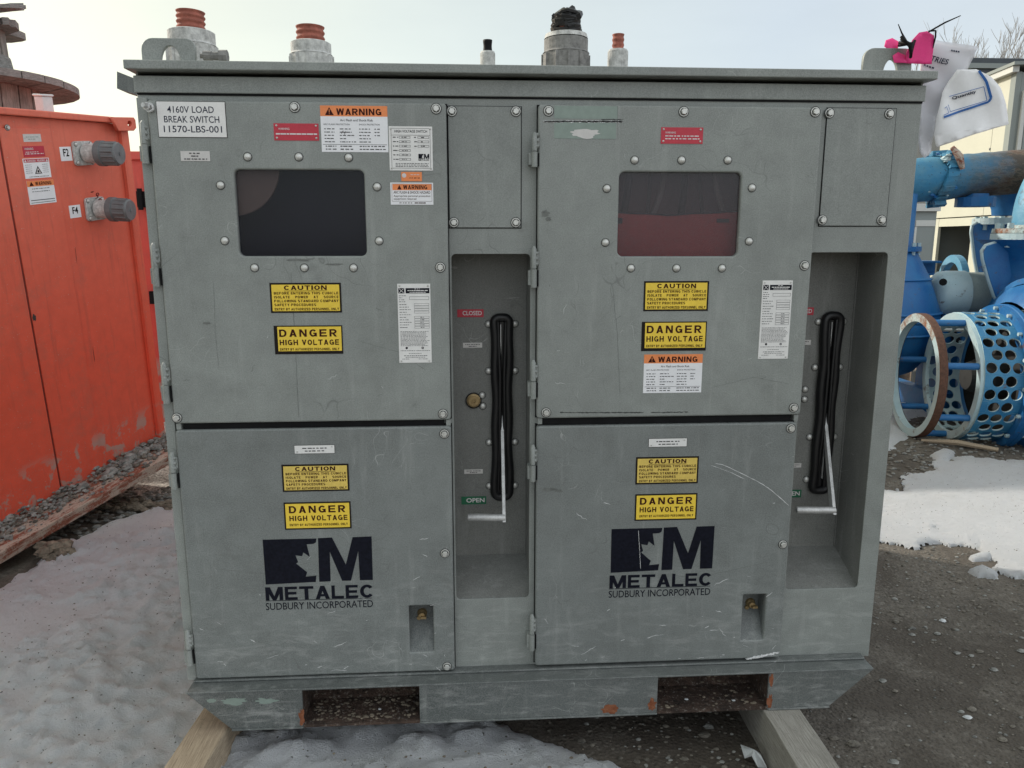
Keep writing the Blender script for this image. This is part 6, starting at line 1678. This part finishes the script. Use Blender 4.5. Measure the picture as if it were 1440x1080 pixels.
b = MB(); b.box(xd0+1.9, xd0+2.5, .6, 1.2, 0, zd-.1); obj('inner_cabinet', b, 'cladgrey', BLD)
for px_, pz_ in ((-0.5892, 2.947), (-2.1967, 3.0364), (-2.0497, 2.1632), (-1.4427, 2.0976)):
    b = MB(); b.lathe([(.0001, .01), (.02, .008), (.02, 0)], o=(px_, -.001, pz_), axis=(0, -1, 0), n=8); obj('fixing_screw', b, 'roofdark', BLD)
# pale cabinet with white framed doors left of the doorway
x0, yy, z1 = 5.8922, 8.2, 1.6809
x1, _, z0 = 6.2466, 8.2, 1.0902
PC = thing('pale_cabinet', 'grey outdoor cabinet with white door frames just right of the grey switch cabinet', 'cabinet', (x0, 8.2, -.25))
b = MB(); b.box(x0-.8, x1, 8.2, 9.2, -.25, z1); obj('body', b, 'cladgrey', PC)
for xa, xb in ((x0-.5, x0+.02), (x0+.07, x1-.05)):
    b = MB(); b.box(xa, xb, 8.17, 8.199, .1, z1-.28); f_ = obj('door', b, 'cladgrey', PC)
    b = MB(); b.box(xa-.02, xb+.02, 8.16, 8.19, z1-.28, z1-.20); obj('door_frame', b, 'trim', f_)
    b = MB(); b.box(xa-.03, xa, 8.16, 8.19, .1, z1-.285); obj('door_frame', b, 'trim', f_)
b = MB(); b.box(x0-.8, x1+.02, 8.15, 8.199, z1-.08, z1+.02); obj('top_rail', b, 'trim', PC)
# dark trailer and the roof beyond
x0, yy, z1 = 12.3103, 17, 5.3356
x1 = x0+14
TR = thing('dark_trailer', 'dark grey trailer top showing above the cream building at the right edge', 'trailer', (x0+3, 17, -.25))
b = MB(); b.box(x0, x1, 17, 19.5, .9, z1); obj('body', b, 'roofdark', TR)
b = MB(); b.box(x0-.15, x1, 16.93, 19.6, z1+.005, z1+.12); obj('top_rail', b, 'cladgrey', TR)
b = MB(); b.box(x0-.1, x0+1.6, 17.2, 19.4, z1+.125, z1+.30); obj('roof_hatch', b, 'roofdark', TR)
b = MB(); b.box(x0-.45, x0-.01, 17.0, 17.3, z1-.55, z1-.1); obj('bracket', b, 'trim', TR)
for wx in (x0+2, x0+11):
    for wy in (17.2, 19.3):
        b = MB(); b.lathe([(.0001, -.12), (.5, -.12), (.5, .12), (.0001, .12)], o=(wx, wy, .25), axis=(0, 1, 0), n=20); obj('wheel', b, 'black', TR)
b = MB(); b.box(x0+1, x1-1, 17.5, 19, .6, .89); obj('chassis', b, 'roofdark', TR)

# bare trees far behind
def bare_tree(x, y, h, seed, label):
    rnd = random.Random(seed); T = thing('bare_tree', label, 'tree', (x, y, -.25), 'bare trees beyond the trailer')
    tr = MB(); cr_ = MB()
    def grow(p, d, l, r, lv):
        n = 4; P = [p]; q = p.copy(); dd = d.copy()
        for k in range(n):
            dd = (dd+Vector((rnd.uniform(-.13, .13), rnd.uniform(-.13, .13), rnd.uniform(0, .08)))).normalized(); q = q+dd*l/n; P.append(q.copy())
        (tr if lv == 0 else cr_).tube(P, [r*(1-.55*k/n) for k in range(n+1)], 6 if lv < 2 else 4, caps=False)
        if lv >= 4: return
        for k in range(5 if lv < 3 else 4):
            t = rnd.uniform(.35, 1) if lv else rnd.uniform(.3, 1); i = min(n-1, int(t*n)); b0 = P[i].lerp(P[i+1], t*n-i)
            a = rnd.uniform(0, 2*pi); sp = rnd.uniform(.35, .8)
            nd = (dd+Vector((cos(a)*sp, sin(a)*sp, rnd.uniform(.1, .5)))).normalized(); grow(b0, nd, l*rnd.uniform(.42, .66), max(r*.45, .012), lv+1)
    grow(Vector((x, y, -.25)), Vector((0, 0, 1)), h*.60, h*.012, 0)
    obj('trunk', tr, 'bark', T); obj('crown', cr_, 'bark', T)
for i, (px_, h, lab) in enumerate((((22.8791, 34, 10.1703), 0, 'bare tree whose twigs show just right of the white papers'), ((26.6662, 38, 11.1111), 0, 'bare tree between two others above the dark trailer roof'), ((25.9546, 36, 10.7893), 0, 'thin bare tree above the middle of the dark trailer roof'), ((26.6048, 35, 10.5887), 0, 'bare tree cut by the right edge of the picture'))):
    bare_tree(px_[0], px_[1], px_[2]+.25, 11+i, lab)
